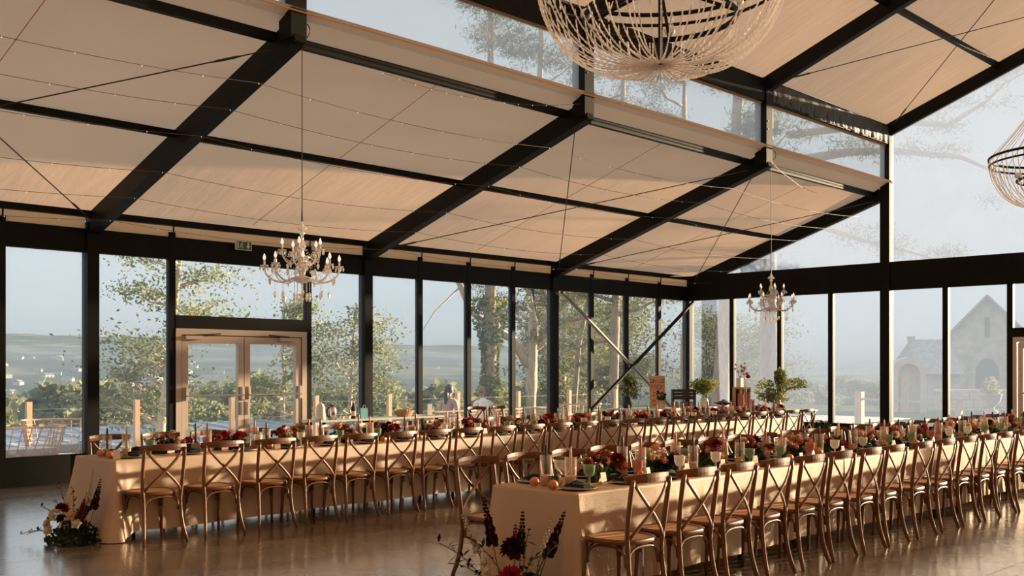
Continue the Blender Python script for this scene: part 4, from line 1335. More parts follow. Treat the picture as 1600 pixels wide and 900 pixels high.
# ================================================================== CHANDELIERS
def crystal_chandelier():
    t = thing('crystal_chandelier', 'x', 'chandelier', (XN, FY[2] + 0.12, 2.28))
    # local z: 0 = lowest drop, 0.90 = crown
    col = MB().lathe([(0.0001, 0.22), (0.06, 0.235), (0.12, 0.27), (0.125, 0.285), (0.06, 0.29), (0.03, 0.31), (0.045, 0.36), (0.065, 0.40), (0.035, 0.45), (0.025, 0.47), (0.075, 0.49), (0.10, 0.51),
                      (0.03, 0.53), (0.02, 0.56), (0.032, 0.60), (0.042, 0.63), (0.02, 0.67), (0.015, 0.74), (0.03, 0.77), (0.012, 0.80), (0.02, 0.85), (0.008, 0.90)], 14)
    c = col.build('stem', 'crystal', t, smooth=True)
    for k in range(9):                                    # crown of drops at the top
        a = 2 * PI * k / 9
        MB().tube([(0.015 * math.cos(a), 0.015 * math.sin(a), 0.80), (0.045 * math.cos(a), 0.045 * math.sin(a), 0.835), (0.055 * math.cos(a), 0.055 * math.sin(a), 0.80)], [0.003, 0.005, 0.007], 4).build('crown_drop', 'crystal', c)
    arm_m, pan_m, can_m, blb_m = {}, None, None, None
    pan_m = MB().lathe([(0.008, -0.004), (0.035, 0.004), (0.048, 0.016), (0.044, 0.016), (0.03, 0.008), (0.006, 0.006)], 10).mesh('drip_pan', 'crystal', True)
    can_m = MB().lathe([(0.0001, 0.006), (0.010, 0.006), (0.010, 0.07), (0.0001, 0.07)], 8).mesh('candle_sleeve', 'ceramic', True)
    blb_m = MB().lathe([(0.0001, 0.07), (0.010, 0.072), (0.017, 0.09), (0.013, 0.115), (0.003, 0.14), (0.0001, 0.143)], 8).mesh('bulb', 'bulbglass', True)
    drop_m = MB().lathe([(0.0001, 0.0), (0.010, -0.012), (0.013, -0.024), (0.005, -0.050), (0.0001, -0.053)], 5).mesh('drop', 'crystal')
    for tier, (n_, r_, z0, z1, ph) in enumerate(((8, 0.40, 0.29, 0.40, 0.2), (5, 0.215, 0.49, 0.57, 0.5))):
        me = MB().tube(bez((0.03, 0, z0 + 0.01), (r_ * 0.35, 0, z0 - 0.02), (r_ * 0.5, 0, z0 - 0.09), (r_ * 0.78, 0, z0 - 0.03), 7) + bez((r_ * 0.78, 0, z0 - 0.03), (r_ * 0.95, 0, z0 + 0.01), (r_, 0, z0 + 0.04), (r_, 0, z1), 5)[1:], 0.010, 6).mesh('arm', 'crystal', True)
        for k in range(n_):
            a = 2 * PI * k / n_ + ph
            arm = link('arm', me, t, (0, 0, 0), (0, 0, a))
            link('drip_pan', pan_m, arm, (r_, 0, z1))
            link('candle_sleeve', can_m, arm, (r_, 0, z1))
            link('bulb', blb_m, arm, (r_, 0, z1))
            for q in range(5):
                aa = q * 1.257
                link('drop', drop_m, arm, (r_ + 0.044 * math.cos(aa), 0.044 * math.sin(aa), z1 + 0.006), None, 0.9)
            # strand of beads with a pendant under each arm
            mb = MB()
            zz = z0 - 0.04
            for q in range(5 if tier == 0 else 3):
                mb.ball((r_ * 0.72, 0, zz - 0.022 * q), 0.006, 5, 3)
            mb.build('bead_string', 'crystal', arm)
            link('drop', drop_m, arm, (r_ * 0.72, 0, zz - 0.022 * (5 if tier == 0 else 3)), None, 1.5)
            # garland of beads from the stem to the arm
            mb = MB()
            for p in bez((0.04, 0, z0 + 0.18), (r_ * 0.3, 0, z0 + 0.0), (r_ * 0.7, 0, z0 - 0.02), (r_ * 0.97, 0, z1 - 0.01), 11):
                mb.ball(p, 0.0065, 5, 3)
            mb.build('bead_garland', 'crystal', arm)
    for tier, (n_, r_, z_, ph) in enumerate(((8, 0.40, 0.395, 0.2), (5, 0.215, 0.565, 0.5))):   # bead swags from arm to arm
        for k in range(n_):
            a, a2 = 2 * PI * k / n_ + ph, 2 * PI * (k + 1) / n_ + ph
            p, q = Vector((r_ * math.cos(a), r_ * math.sin(a), z_)), Vector((r_ * math.cos(a2), r_ * math.sin(a2), z_))
            mb = MB()
            for i in range(1, 12):
                u = i / 12
                c_ = p.lerp(q, u)
                c_.z -= 0.11 * 4 * u * (1 - u)
                mb.ball(c_, 0.0075, 5, 3)
            s_ = mb.build('bead_swag', 'crystal', t)
            link('drop', drop_m, s_, (p + q) / 2 - Vector((0, 0, 0.115)), None, 1.3)
    for k in range(10):                                   # fringe under the bowl
        a = 2 * PI * k / 10
        mb = MB()
        lg = 6 if k % 2 else 8
        for q in range(lg):
            mb.ball((0.085 * math.cos(a), 0.085 * math.sin(a), 0.25 - 0.02 * q), 0.0065, 5, 3)
        b_ = mb.build('fringe_string', 'crystal', t)
        link('drop', drop_m, b_, (0.085 * math.cos(a), 0.085 * math.sin(a), 0.25 - 0.02 * lg), None, 1.3)
    mb = MB()
    for q in range(9):
        mb.ball((0, 0, 0.21 - 0.018 * q), 0.007, 5, 3)
    b_ = mb.build('centre_string', 'crystal', t)
    link('drop', drop_m, b_, (0, 0, 0.05), None, 1.1)
    MB().tube([(0, 0, 0.9), (0, 0, 1.05), (0.001, 0, za(XN) - 0.10 - 2.28)], [0.012, 0.006, 0.005], 6).build('cord', 'cable', t)
    MB().tube(bez((0, 0, za(XN) - 0.16 - 2.28), (0.06, 0.06, za(XN) - 0.20 - 2.28), (0.08, 0.09, za(XN) - 0.02 - 2.28), (0.02, 0.03, za(XN) - 0.0 - 2.28), 8), 0.006, 5).build('cord_loop', 'cable', t)
    return t
ch1 = crystal_chandelier()
tag(ch1, 'crystal chandelier hanging before the double door, the larger looking one', 'chandelier', 'crystal chandeliers')
ch2 = copy_tree(ch1, None, (XN, FY[4] + 0.25, 2.36))
tag(ch2, 'crystal chandelier hanging far back near the gable wall', 'chandelier', 'crystal chandeliers')

def bead_chandelier(loc, label, ns):
    t = thing('bead_chandelier', label, 'chandelier', loc, 0, 'basket chandeliers of bead strands')
    # local z: 0 = lowest point of the basket, rim at 0.72, radius 1.08
    rim = MB()
    rim.tube([(0.92 * math.cos(2 * PI * k / 48), 0.92 * math.sin(2 * PI * k / 48), 0.72) for k in range(49)], 0.018, 6)
    rim.build('rim_ring', 'steel', t)
    MB().tube([(0.91 * math.cos(2 * PI * k / 48), 0.91 * math.sin(2 * PI * k / 48), 0.63) for k in range(49)], 0.014, 6).build('rim_ring', 'steel', t)
    MB().tube([(0.56 * math.cos(2 * PI * k / 40), 0.56 * math.sin(2 * PI * k / 40), 0.40) for k in range(41)], 0.022, 6).build('inner_ring', 'steel', t)
    for k in range(4):
        a = k * PI / 2 + 0.5
        MB().tube([(0.56 * math.cos(a), 0.56 * math.sin(a), 0.40), (0.03 * math.cos(a), 0.03 * math.sin(a), 0.62)], 0.014, 6).build('spoke', 'steel', t)
        MB().ball((0.56 * math.cos(a), 0.56 * math.sin(a), 0.47), 0.045, 8, 6).build('lamp_globe', 'ceramic', t)
    top = zn(XC) - 0.12 - loc[2]
    MB().tube([(0, 0, 0.05), (0, 0, top)], 0.017, 6).build('rod', 'steel', t)
    P = bez((0.92, 0, 0.72), (0.90, 0, 0.26), (0.60, 0, -0.09), (0.015, 0, 0.055), 64)
    rad = [0.0072 if k % 2 else 0.0040 for k in range(65)]
    me = MB().tube(P, rad, 4).mesh('bead_strand', 'bead')
    P2 = bez((0.56, 0, 0.40), (0.54, 0, 0.15), (0.35, 0, 0.03), (0.012, 0, 0.07), 40)
    me2 = MB().tube(P2, [0.0072 if k % 2 else 0.0040 for k in range(41)], 4).mesh('bead_strand', 'bead')
    P3 = bez((0.92, 0, 0.72), (0.7, 0, 1.0), (0.2, 0, 1.4), (0.02, 0, min(top, 2.2)), 50)
    me3 = MB().tube(P3, [0.0072 if k % 2 else 0.0040 for k in range(51)], 4).mesh('bead_strand', 'bead')
    rs = random.Random(5)
    for k in range(ns):
        link('bead_strand', me, t, (0, 0, 0), (rs.uniform(-.015, .015), rs.uniform(-.015, .015), 2 * PI * (k + rs.uniform(-.3, .3)) / ns))
    for k in range(ns // 4):
        link('bead_strand', me2, t, (0, 0, 0), (0, 0, 2 * PI * (k + rs.uniform(-.3, .3)) / (ns // 4)))
    for k in range(ns // 2):
        link('bead_strand', me3, t, (0, 0, 0), (0, 0, 2 * PI * k / (ns // 2)))
    return t
bead_chandelier((XC, 6.43, 3.78), 'huge basket chandelier of bead strands high above the front table', 66)
bead_chandelier((XC, 15.7, 3.78), 'basket chandelier of bead strands cut by the right picture edge', 60)

# ================================================================== FAIRY LIGHTS under the aisle roof
M['fairy'] = pmat('fairy_wire', (0.14, 0.10, 0.065), 0.5)
m, nt, n, l, b = new_mat('fairy_bulb')
b.inputs['Base Color'].default_value = (1, 0.85, 0.65, 1)
b.inputs['Emission Color'].default_value = (1, 0.82, 0.6, 1)
b.inputs['Emission Strength'].default_value = 0.6
M['fairy_bulb'] = m
bulb_me = MB().ball((0, 0, -0.008), 0.005, 5, 4, 1.6).mesh('bulb', 'fairy_bulb')
def fairy(pts, sag, label):
    path = []
    for p, q in zip(pts[:-1], pts[1:]):
        for i in range(14):
            u = i / 14
            path.append((p[0] + (q[0] - p[0]) * u, p[1] + (q[1] - p[1]) * u, p[2] + (q[2] - p[2]) * u - sag * 4 * u * (1 - u)))
    path.append(pts[-1])
    t = MB().tube(path, 0.0035, 4).build('string_light', 'fairy')
    tag(t, label, 'string lights', 'fairy light strings under the aisle roof')
    for i in range(2, len(path), 2):
        link('bulb', bulb_me, t, path[i])
    return t
fpos = [(-10.35, 'highest'), (-10.95, 'second highest'), (-11.6, 'third highest'), (-12.55, 'fourth highest'), (-13.3, 'fifth highest'), (-14.0, 'lowest')]
for x, w_ in fpos:
    pts = [(x + 0.02 * k, y, za(x) - 0.33) for k, y in enumerate(FY[1:])]
    fairy(pts, 0.10, '%s fairy light string running under the aisle rafters' % w_)
fairy([(XN + 0.05, FY[3], za(XN) - 0.02), (XP['top'], FY[3] - 1.6, za(XP['top']) - 0.13), (XP['top'], FY[3] - 3.4, za(XP['top']) - 0.13)], 0.05, 'short fairy light string at the top of the middle rafter')
fairy([(XN + 0.05, FY[4], za(XN) - 0.02), (XP['top'], FY[4] + 1.3, za(XP['top']) - 0.13), (XP['top'] - 0.3, FY[4] + 3.0, za(XP['top']) - 0.2)], 0.05, 'short fairy light string at the top of the third rafter')

# ---- exit sign on the header above the door
ex = thing('exit_sign', 'small green exit sign with running figure and arrow on the header', 'sign', (XW + 0.10, 8.99, 3.42))
MB().box((0, -0.14, 0), (0.03, 0.14, 0.145)).build('case', 'exit_white', ex)
MB().box((0.03, -0.125, 0.012), (0.033, 0.128, 0.132)).build('face', 'exit_green', ex)
pic = MB()
pic.add([(0.036, 0.075, 0.025), (0.036, 0.115, 0.065), (0.036, 0.088, 0.065), (0.036, 0.088, 0.12), (0.036, 0.062, 0.12), (0.036, 0.062, 0.065), (0.036, 0.035, 0.065)], [(0, 1, 6), (2, 3, 4, 5)])
pic.box((0.033, -0.115, 0.02), (0.036, -0.095, 0.125))
pic.build('arrow', 'exit_white', ex)
man = MB().ball((0.034, -0.03, 0.113), 0.011, 8, 5)
man.beam((0.035, -0.035, 0.10), (0.035, -0.05, 0.062), 0.004, 0.018, (0, 1, 0)).beam((0.035, -0.05, 0.065), (0.035, -0.02, 0.045), 0.004, 0.010, (0, 0, 1)).beam((0.035, -0.02, 0.045), (0.035, -0.028, 0.02), 0.004, 0.009, (0, 1, 0))
man.beam((0.035, -0.05, 0.065), (0.035, -0.078, 0.03), 0.004, 0.010, (0, 0, 1)).beam((0.035, -0.037, 0.095), (0.035, -0.005, 0.08), 0.004, 0.008).beam((0.035, -0.037, 0.095), (0.035, -0.07, 0.078), 0.004, 0.008)
man.build('running_figure', 'exit_white', ex)

# ================================================================== SERVICE TABLES ALONG THE GLASS
def trestle(name, label, x0, y0, x1, y1, z=0.75, cloth=False):
    t = thing(name, label, 'table', ((x0 + x1) / 2, (y0 + y1) / 2, 0))
    hx_, hy_ = (x1 - x0) / 2, (y1 - y0) / 2
    MB().box((-hx_, -hy_, z - 0.03), (hx_, hy_, z)).build('tabletop', 'table_top', t)
    for sx in (-1, 1):
        for sy in (-1, 1):
            MB().beam((sx * (hx_ - 0.05), sy * (hy_ - 0.12), 0), (sx * (hx_ - 0.06), sy * (hy_ - 0.14), z - 0.03), 0.035, 0.035, (0, 1, 0)).build('leg', 'steel', t)
    for sy in (-1, 1):
        MB().box((-hx_ + 0.06, sy * (hy_ - 0.14) - 0.012, 0.25), (hx_ - 0.06, sy * (hy_ - 0.14) + 0.012, 0.28)).build('stretcher', 'steel', t)
    return t
trestle('side_table', 'narrow white side table with drinks against the glass beside the door', -14.44, 10.05, -13.95, 12.75)
trestle('side_table', 'small white side table with plant, sign and crate by the wind brace', -13.98, 17.35, -12.72, 19.0)
trestle('buffet_table', 'buffet table with potted plants along the gable wall', -13.45, 19.12, -10.5, 19.85)

def lathe_thing(name, label, cat, loc, parts, group=None):
    t = thing(name, label, cat, loc, 0, group)
    for (pn, prof, mat, n_) in parts:
        MB().lathe(prof, n_).build(pn, mat, t, smooth=True)
    return t
wd = lathe_thing('water_dispenser', 'white ribbed water dispenser on the side table by the door', 'dispenser', (-14.12, 10.20, 0.75),
    [('tank', [(0.0001, 0), (0.085, 0), (0.085, 0.05), (0.075, 0.06), (0.078, 0.10), (0.072, 0.11), (0.076, 0.15), (0.070, 0.16), (0.074, 0.20), (0.06, 0.24), (0.0001, 0.245)], 'ceramic', 16), ('lid', [(0.05, 0.243), (0.045, 0.262), (0.015, 0.268), (0.014, 0.285), (0.0001, 0.287)], 'ceramic', 12)])
kt = lathe_thing('thermos_jug', 'steel thermos jug with dark handle on the side table', 'jug', (-14.12, 10.43, 0.75),
    [('body', [(0.0001, 0), (0.068, 0), (0.070, 0.12), (0.060, 0.19), (0.045, 0.215), (0.0001, 0.22)], 'chrome', 16), ('cap', [(0.046, 0.214), (0.046, 0.232), (0.0001, 0.238)], 'ink', 12)])
MB().tube(bez((0, -0.05, 0.20), (0, -0.12, 0.20), (0, -0.12, 0.06), (0, -0.065, 0.04), 8), 0.011, 6).build('handle', 'ink', kt)
lathe_thing('wine_bottle', 'dark wine bottle with pale label on the side table', 'bottle', (-14.12, 10.86, 0.75),
    [('glass', [(0.0001, 0), (0.038, 0), (0.038, 0.17), (0.03, 0.20), (0.015, 0.225), (0.014, 0.29)], 'ink', 12), ('label_band', [(0.0385, 0.05), (0.0385, 0.13)], 'card', 12), ('capsule', [(0.016, 0.26), (0.016, 0.298), (0.0001, 0.30)], 'card', 10)])
tp = thing('gift_bag', 'small teal patterned paper bag beside the wine bottle', 'bag', (-14.12, 11.06, 0.75))
MB().add([(-0.04, -0.07, 0), (0.04, -0.07, 0), (0.04, 0.07, 0), (-0.04, 0.07, 0), (-0.03, -0.075, 0.17), (0.03, -0.075, 0.17), (0.03, 0.075, 0.17), (-0.03, 0.075, 0.17)], [(0, 3, 2, 1), (0, 1, 5, 4), (1, 2, 6, 5), (2, 3, 7, 6), (3, 0, 4, 7)]).build('paper', 'teal', tp)
MB().tube(bez((0.03, -0.03, 0.165), (0.03, -0.03, 0.24), (0.03, 0.03, 0.24), (0.03, 0.03, 0.165), 6), 0.004, 5).build('handle', 'card', tp)
for i, (dy, nme) in enumerate(((10.58, 'left'), (10.70, 'right'))):
    c_ = lathe_thing('coffee_cup', '%s of two small white cups between jug and bottle' % nme, 'cup', (-14.05, dy, 0.75), [('bowl', [(0.0001, 0), (0.022, 0), (0.036, 0.05), (0.033, 0.05), (0.02, 0.006), (0.0001, 0.006)], 'ceramic', 12)], 'white cups on the side table')
    MB().tube(bez((0, 0.030, 0.04), (0, 0.055, 0.045), (0, 0.055, 0.015), (0, 0.026, 0.012), 6), 0.004, 5).build('handle', 'ceramic', c_)
bk = thing('bread_basket', 'wicker basket of bread rolls on the side table right of the post', 'basket', (-14.15, 11.98, 0.75))
bb = MB()
for k in range(7):
    r_k = 0.10 + 0.008 * k
    bb.tube([(r_k * 0.9 * math.cos(2 * PI * q / 20), r_k * 1.3 * math.sin(2 * PI * q / 20), 0.008 + 0.015 * k) for q in range(21)], 0.0085, 5)
bb.build('woven_wall', 'wicker', bk)
MB().lathe([(0.0001, 0.0), (0.10, 0.0), (0.10, 0.01), (0.0001, 0.012)], 16).build('base', 'wicker', bk)
for k in range(5):
    r_o = MB().ball((0.05 * math.cos(k * 1.26), 0.085 * math.sin(k * 1.26), 0.095), 0.036, 9, 6, 0.75)
    tag(r_o.build('bread_roll', 'peach', None, (-14.15, 11.98, 0.76), True), '%s bread roll in the wicker basket, counted around its rim' % ordinal(k), 'bread', 'bread rolls in the wicker basket')
wb = thing('paper_stack', 'low stack of white papers on the side table right of the post', 'papers', (-14.2, 12.33, 0.75))
for k in range(4):
    MB().box((-0.10 + 0.004 * k, -0.14, 0.006 * k), (0.10 - 0.003 * k, 0.14 - 0.006 * k, 0.006 * k + 0.005)).build('sheet_bundle', 'ceramic', wb)
mc = thing('menu_stand', 'upright white menu card behind the spare chairs', 'menu', (-14.2, 12.62, 0.75))
MB().box((-0.006, -0.055, 0.01), (0.006, 0.055, 0.20)).build('card', 'ceramic', mc)
MB().box((-0.03, -0.06, 0), (0.03, 0.06, 0.012)).build('foot', 'card', mc)

# ---- potted plants of the buffet corner
def potted(name, label, loc, pot_prof, pot_mat, crown, n_, size, mat, stems=8, extra=None):
    """crown: list of (cx, cy, cz, rx, ry, rz) lobes"""
    t = thing(name, label, 'plant', loc)
    MB().lathe(pot_prof, 16).build('pot', pot_mat, t, smooth=True)
    C = []
    for (cx, cy, cz, rx, ry, rz) in crown:
        k = n_ // len(crown)
        P = rng.normal(size=(k, 3))
        P /= np.linalg.norm(P, axis=1)[:, None]
        P *= rng.uniform(0.25, 1, k)[:, None] ** 0.6
        C.append(P * np.array([rx, ry, rz]) + np.array([cx, cy, cz]))
    V, Q = leaves(np.concatenate(C), size, 0.5)
    f = link('foliage', npmesh('foliage', V, Q, mat), t)
    tag(f, kind='stuff')
    zp = max(p[1] for p in pot_prof)
    for k in range(stems):
        c = crown[k % len(crown)]
        MB().tube([(rf.uniform(-.02, .02), rf.uniform(-.02, .02), zp * 0.6), (c[0] * 0.5, c[1] * 0.5, (zp + c[2]) / 2), (c[0] + rf.uniform(-.5, .5) * c[3], c[1] + rf.uniform(-.5, .5) * c[4], c[2])], 0.005, 4).build('stem', 'stem', t)
    return t
VASE = [(0.0001, 0), (0.075, 0), (0.095, 0.08), (0.07, 0.17), (0.06, 0.20), (0.072, 0.215), (0.06, 0.21), (0.0001, 0.19)]
potted('potted_plant', 'tall dark leafy potted plant with yellow blooms by the wind brace', (-13.72, 17.72, 0.75), VASE, 'ink', [(0, 0, 0.42, 0.17, 0.17, 0.22), (0.02, 0.05, 0.58, 0.15, 0.16, 0.14), (0.08, 0.12, 0.38, 0.10, 0.12, 0.22)], 900, 0.055, 'leaf_dark')
potted('potted_plant', 'round yellow-green plant in white vase right of the black crate', (-12.95, 19.42, 0.75), [(0.0001, 0), (0.08, 0), (0.10, 0.06), (0.09, 0.15), (0.07, 0.20), (0.05, 0.2), (0.0001, 0.18)], 'ceramic', [(0, 0, 0.50, 0.34, 0.34, 0.15), (0, 0, 0.40, 0.24, 0.24, 0.15)], 1800, 0.05, 'leaf_pot')
potted('potted_plant', 'big loose lime-green plant spreading in front of the pale trunks', (-11.20, 19.45, 0.75), VASE, 'plate_pale', [(0, 0, 0.42, 0.28, 0.24, 0.22), (0.30, 0.14, 0.52, 0.32, 0.2, 0.13), (-0.26, -0.05, 0.38, 0.24, 0.18, 0.26), (0.06, 0.02, 0.68, 0.14, 0.12, 0.17), (-0.05, 0.0, 0.22, 0.30, 0.2, 0.12)], 2400, 0.055, 'leaf_pot', 14)
# flowers in a vase before the sign
fv = thing('flower_vase', 'small vase of dark red flowers in front of the plywood sign', 'flowers', (-13.20, 18.20, 0.75))
MB().lathe([(0.0001, 0), (0.04, 0), (0.05, 0.06), (0.025, 0.14), (0.032, 0.17), (0.0001, 0.16)], 12).build('vase', 'gob_clear', fv, smooth=True)
tag(link('foliage', foliage_mesh(0.10, 0.10, 0.16, 160, 0.05), fv, (0, 0, 0.17)), kind='stuff')
for k in range(8):
    link('flower_head', flower_mesh(*[('dahlia', 'burgundy'), ('rose', 'rust'), ('rose', 'peach'), ('dahlia', 'plum')][k % 4]), fv, (0.08 * math.cos(k * 2.4), 0.08 * math.sin(k * 2.4), 0.24 + 0.015 * k), (0.4, 0.5, k), 0.8)
# plywood sign with painted lettering
sg = thing('plywood_sign', 'plywood sign board with orange and brown painted lettering on the side table', 'sign', (-13.52, 18.50, 0.75), 0)
sg.rotation_euler = (0, 0, YAW)
MB().box((-0.165, -0.008, 0.0), (0.165, 0.008, 0.68)).build('board', 'signboard', sg)
MB().tube([(0.0, 0.15, 0.010), (0.0, 0.016, 0.5)], 0.008, 5).build('strut', 'oak', sg)
def lettering(txt, x, z, size, mat, parent):
    cu = bpy.data.curves.new('lettering', 'FONT')
    cu.body = txt
    cu.size = size
    cu.extrude = 0.002
    cu.align_x = 'CENTER'
    tmp = bpy.data.objects.new('lettering', cu)
    COL.objects.link(tmp)
    bpy.context.view_layer.update()
    me = bpy.data.meshes.new_from_object(tmp.evaluated_get(bpy.context.evaluated_depsgraph_get()))
    bpy.data.objects.remove(tmp, do_unlink=True)
    me.materials.clear()
    me.materials.append(M[mat])
    o = link('lettering', me, parent, (x, -0.0105, z), (PI / 2, 0, 0))
    return o
lettering('D', -0.122, 0.53, 0.12, 'sign_dark', sg)
lettering('A', -0.072, 0.53, 0.11, 'sign_dark', sg)
lettering('NSE', 0.015, 0.535, 0.085, 'sign_orange', sg)
lettering('Z', 0.115, 0.53, 0.11, 'sign_dark', sg)
lettering('M', -0.085, 0.39, 0.15, 'sign_orange', sg)
lettering('O', 0.035, 0.39, 0.15, 'sign_dark', sg)
lettering('T', 0.115, 0.39, 0.13, 'sign_orange', sg)
for (x, z, w_, h_, mt) in ((-0.07, 0.315, 0.06, 0.012, 'sign_dark'), (0.02, 0.30, 0.05, 0.04, 'sign_orange'), (-0.08, 0.24, 0.07, 0.03, 'sign_orange'), (0.06, 0.27, 0.05, 0.012, 'sign_dark'), (-0.075, 0.12, 0.08, 0.05, 'sign_orange'), (-0.06, 0.05, 0.09, 0.02, 'sign_orange')):
    MB().box((x - w_ / 2, -0.0105, z), (x + w_ / 2, -0.008, z + h_)).build('brush_stroke', mt, sg)
# black slatted crate with pink jars below
cr = thing('slatted_crate', 'black slatted wooden crate on the side table beside the sign', 'crate', (-13.0, 18.72, 0.75), YAW)
for k in range(3):
    MB().box((-0.23, -0.15, 0.20 + 0.07 * k), (0.23, -0.138, 0.255 + 0.07 * k)).build('slat', 'crate', cr)
    MB().box((-0.23, 0.138, 0.20 + 0.07 * k), (0.23, 0.15, 0.255 + 0.07 * k)).build('slat', 'crate', cr)
for sx in (-1, 1):
    MB().box((sx * 0.23 - 0.012, -0.138, 0.0), (sx * 0.23 + 0.012, 0.138, 0.395)).build('end_board', 'crate', cr)
MB().box((-0.218, -0.138, 0.185), (0.218, 0.138, 0.20)).build('shelf', 'crate', cr)
jar = MB().lathe([(0.0001, 0), (0.034, 0), (0.038, 0.05), (0.034, 0.115), (0.028, 0.12), (0.0001, 0.118)], 10).mesh('jar', 'gob_pink', True)
jlid = MB().lathe([(0.030, 0.118), (0.030, 0.135), (0.0001, 0.137)], 10).mesh('lid', 'wax_brick', True)
for k in range(4):
    px = Vector((-0.15 + 0.10 * k, -0.07, 0.751))
    p = Matrix.Rotation(YAW, 3, 'Z') @ px
    jj = thing('pink_jar', '%s pink jar from the left under the black crate' % ordinal(k), 'jar', (-13.0 + p.x, 18.72 + p.y, 0.751), 0, 'pink jars under the crate')
    link('body', jar, jj)
    link('lid', jlid, jj)
# dish, wooden box with white vase, pink vases
dd = lathe_thing('footed_dish', 'dark footed dish of greens on the buffet table', 'dish', (-12.42, 19.35, 0.75), [('bowl', [(0.05, 0.0), (0.03, 0.02), (0.03, 0.05), (0.12, 0.075), (0.20, 0.11), (0.195, 0.112), (0.0001, 0.09)], 'crate', 18)])
tag(link('greens', foliage_mesh(0.13, 0.13, 0.09, 120, 0.05), dd, (0, 0, 0.09)), kind='stuff')
bx = thing('wooden_box', 'open brown wooden box set upright on the buffet table', 'box', (-12.14, 19.62, 0.75), YAW)
MB().box((-0.17, -0.12, 0.40), (0.17, 0.12, 0.44)).build('top_board', 'wicker', bx)
MB().box((-0.17, -0.12, 0.0), (-0.15, 0.12, 0.40)).build('side_board', 'wicker', bx)
MB().box((0.15, -0.12, 0.0), (0.17, 0.12, 0.40)).build('side_board', 'wicker', bx)
MB().box((-0.15, 0.10, 0.0), (0.15, 0.12, 0.40)).build('back_board', 'crate', bx)
MB().box((-0.06, -0.08, 0.0), (0.0, 0.10, 0.40)).build('divider', 'oak', bx)
wv = thing('white_vase', 'white square vase of pale blossoms on top of the wooden box', 'vase', (-12.17, 19.60, 1.191))
MB().box((-0.055, -0.055, 0), (0.055, 0.055, 0.19)).build('body', 'ceramic', wv)
for k in range(9):
    a = k * 2.4
    tip = Vector((0.10 * math.cos(a), 0.10 * math.sin(a), 0.26 + 0.03 * k))
    MB().tube([(0, 0, 0.18), tip], 0.003, 4).build('stem', 'stem', wv)
    link('blossom', flower_mesh('rose', 'cream' if k % 3 else 'blush'), wv, tip, (0.3, 0.4, k), 0.75)
for k, (x, y, h_, c, fl, lb) in enumerate(((-11.98, 19.50, 0.62, 'cream', ('rose', 'coral'), 'tall slim vase of coral roses behind the pink vases'), (-11.95, 19.28, 0.30, 'pink', None, 'left pink ribbed glass vase on the buffet table'),
                                            (-11.80, 19.30, 0.34, 'pink', None, 'taller right pink ribbed glass vase on the buffet table'), (-11.66, 19.24, 0.20, 'pink', None, 'short pink glass vase beside the lime-green plant'))):
    v_ = thing('glass_vase', lb, 'vase', (x, y, 0.75))
    prof = []
    for q in range(11):
        prof.append(((0.035 if fl else 0.062) * (1 + 0.10 * math.sin(q * 2.0)), h_ * q / 10))
    MB().lathe([(0.0001, 0)] + prof, 14).build('body', 'gob_pink' if c == 'pink' else 'gob_clear', v_, smooth=True)
    if fl:
        for q in range(4):
            tip = Vector((0.07 * math.cos(q * 1.7), 0.07 * math.sin(q * 1.7), h_ + 0.03 + 0.06 * q))
            MB().tube([(0, 0, h_ * 0.4), tip], 0.003, 4).build('stem', 'stem', v_)
            link('flower_head', flower_mesh('rose', ['crimson', 'coral', 'pink', 'blush'][q]), v_, tip, (0.5, 0.4, q), 1.2)
# flowers standing on the floor past the far end of the window-side table
potted('floor_planter', 'low planter of dark leaves and pink blooms beyond the window-side table', (-9.55, 18.15, 0), [(0.0001, 0), (0.12, 0), (0.15, 0.28), (0.13, 0.28), (0.0001, 0.25)], 'ink', [(0, 0, 0.46, 0.26, 0.26, 0.17)], 500, 0.06, 'foliage')

# ================================================================== OUTSIDE: ground, valley, hills
def lerp_tab(tab, x):
    if x <= tab[0][0]:
        return tab[0][1]
    for (a, b_), (c, d) in zip(tab[:-1], tab[1:]):
        if x <= c:
            u = (x - a) / (c - a)
            u = u * u * (3 - 2 * u) if c < 200 else u
            return b_ + (d - b_) * u
    return tab[-1][1]
EL = [(-100, .028), (-70, .030), (-60, .0295), (-52, .0215), (-46, .0205), (-41, .020), (-32, .0065), (-20, .006), (60, .006)]
def ground(x, y):
    r = math.hypot(x, y)
    th = math.degrees(math.atan2(x, y))
    el = lerp_tab(EL, th)
    left = min(1, max(0, (-34 - th) / 10))                # 1 = valley side, 0 = garden side
    zl = lerp_tab([(0, -0.05), (25.5, -0.05), (60, -6), (150, -16), (600, -19), (900, -13), (1500, 13), (2100, 1.57 + el * 0.55 * 2100), (4200, 1.57 + el * 4200), (7000, 1.57 + el * 4200)], r)
    zg = lerp_tab([(0, -0.05), (42, -0.05), (75, -1.7), (120, -6), (300, -14), (900, -16), (2000, -8), (4200, 1.57 + el * 4200), (7000, 1.57 + el * 4200)], r)
    z = zg + (zl - zg) * left
    if r > 300:
        k = min(1, (r - 300) / 1500)
        z += k * (6 * math.sin(x * 0.0031 + y * 0.0017) + 4 * math.sin(x * 0.007 - y * 0.005) + 2.5 * math.sin(x * 0.017 + y * 0.021))
    return z
V, Q = [], []
radii = [24 * (1.072 ** i) for i in range(83)]
NA = 220
for r in radii:
    for k in range(NA + 1):
        a = R(-110 + 190 * k / NA)
        x, y = r * math.sin(a), r * math.cos(a)
        V.append((x, y, ground(x, y)))
for i in range(len(radii) - 1):
    for k in range(NA):
        a_ = i * (NA + 1) + k
        Q.append((a_, a_ + 1, a_ + NA + 2, a_ + NA + 1))
m, nt, n, l, b = new_mat('valley_ground')
g_ = n.new('ShaderNodeNewGeometry')
z1 = n.new('ShaderNodeTexNoise')
z1.inputs['Scale'].default_value = 0.0045
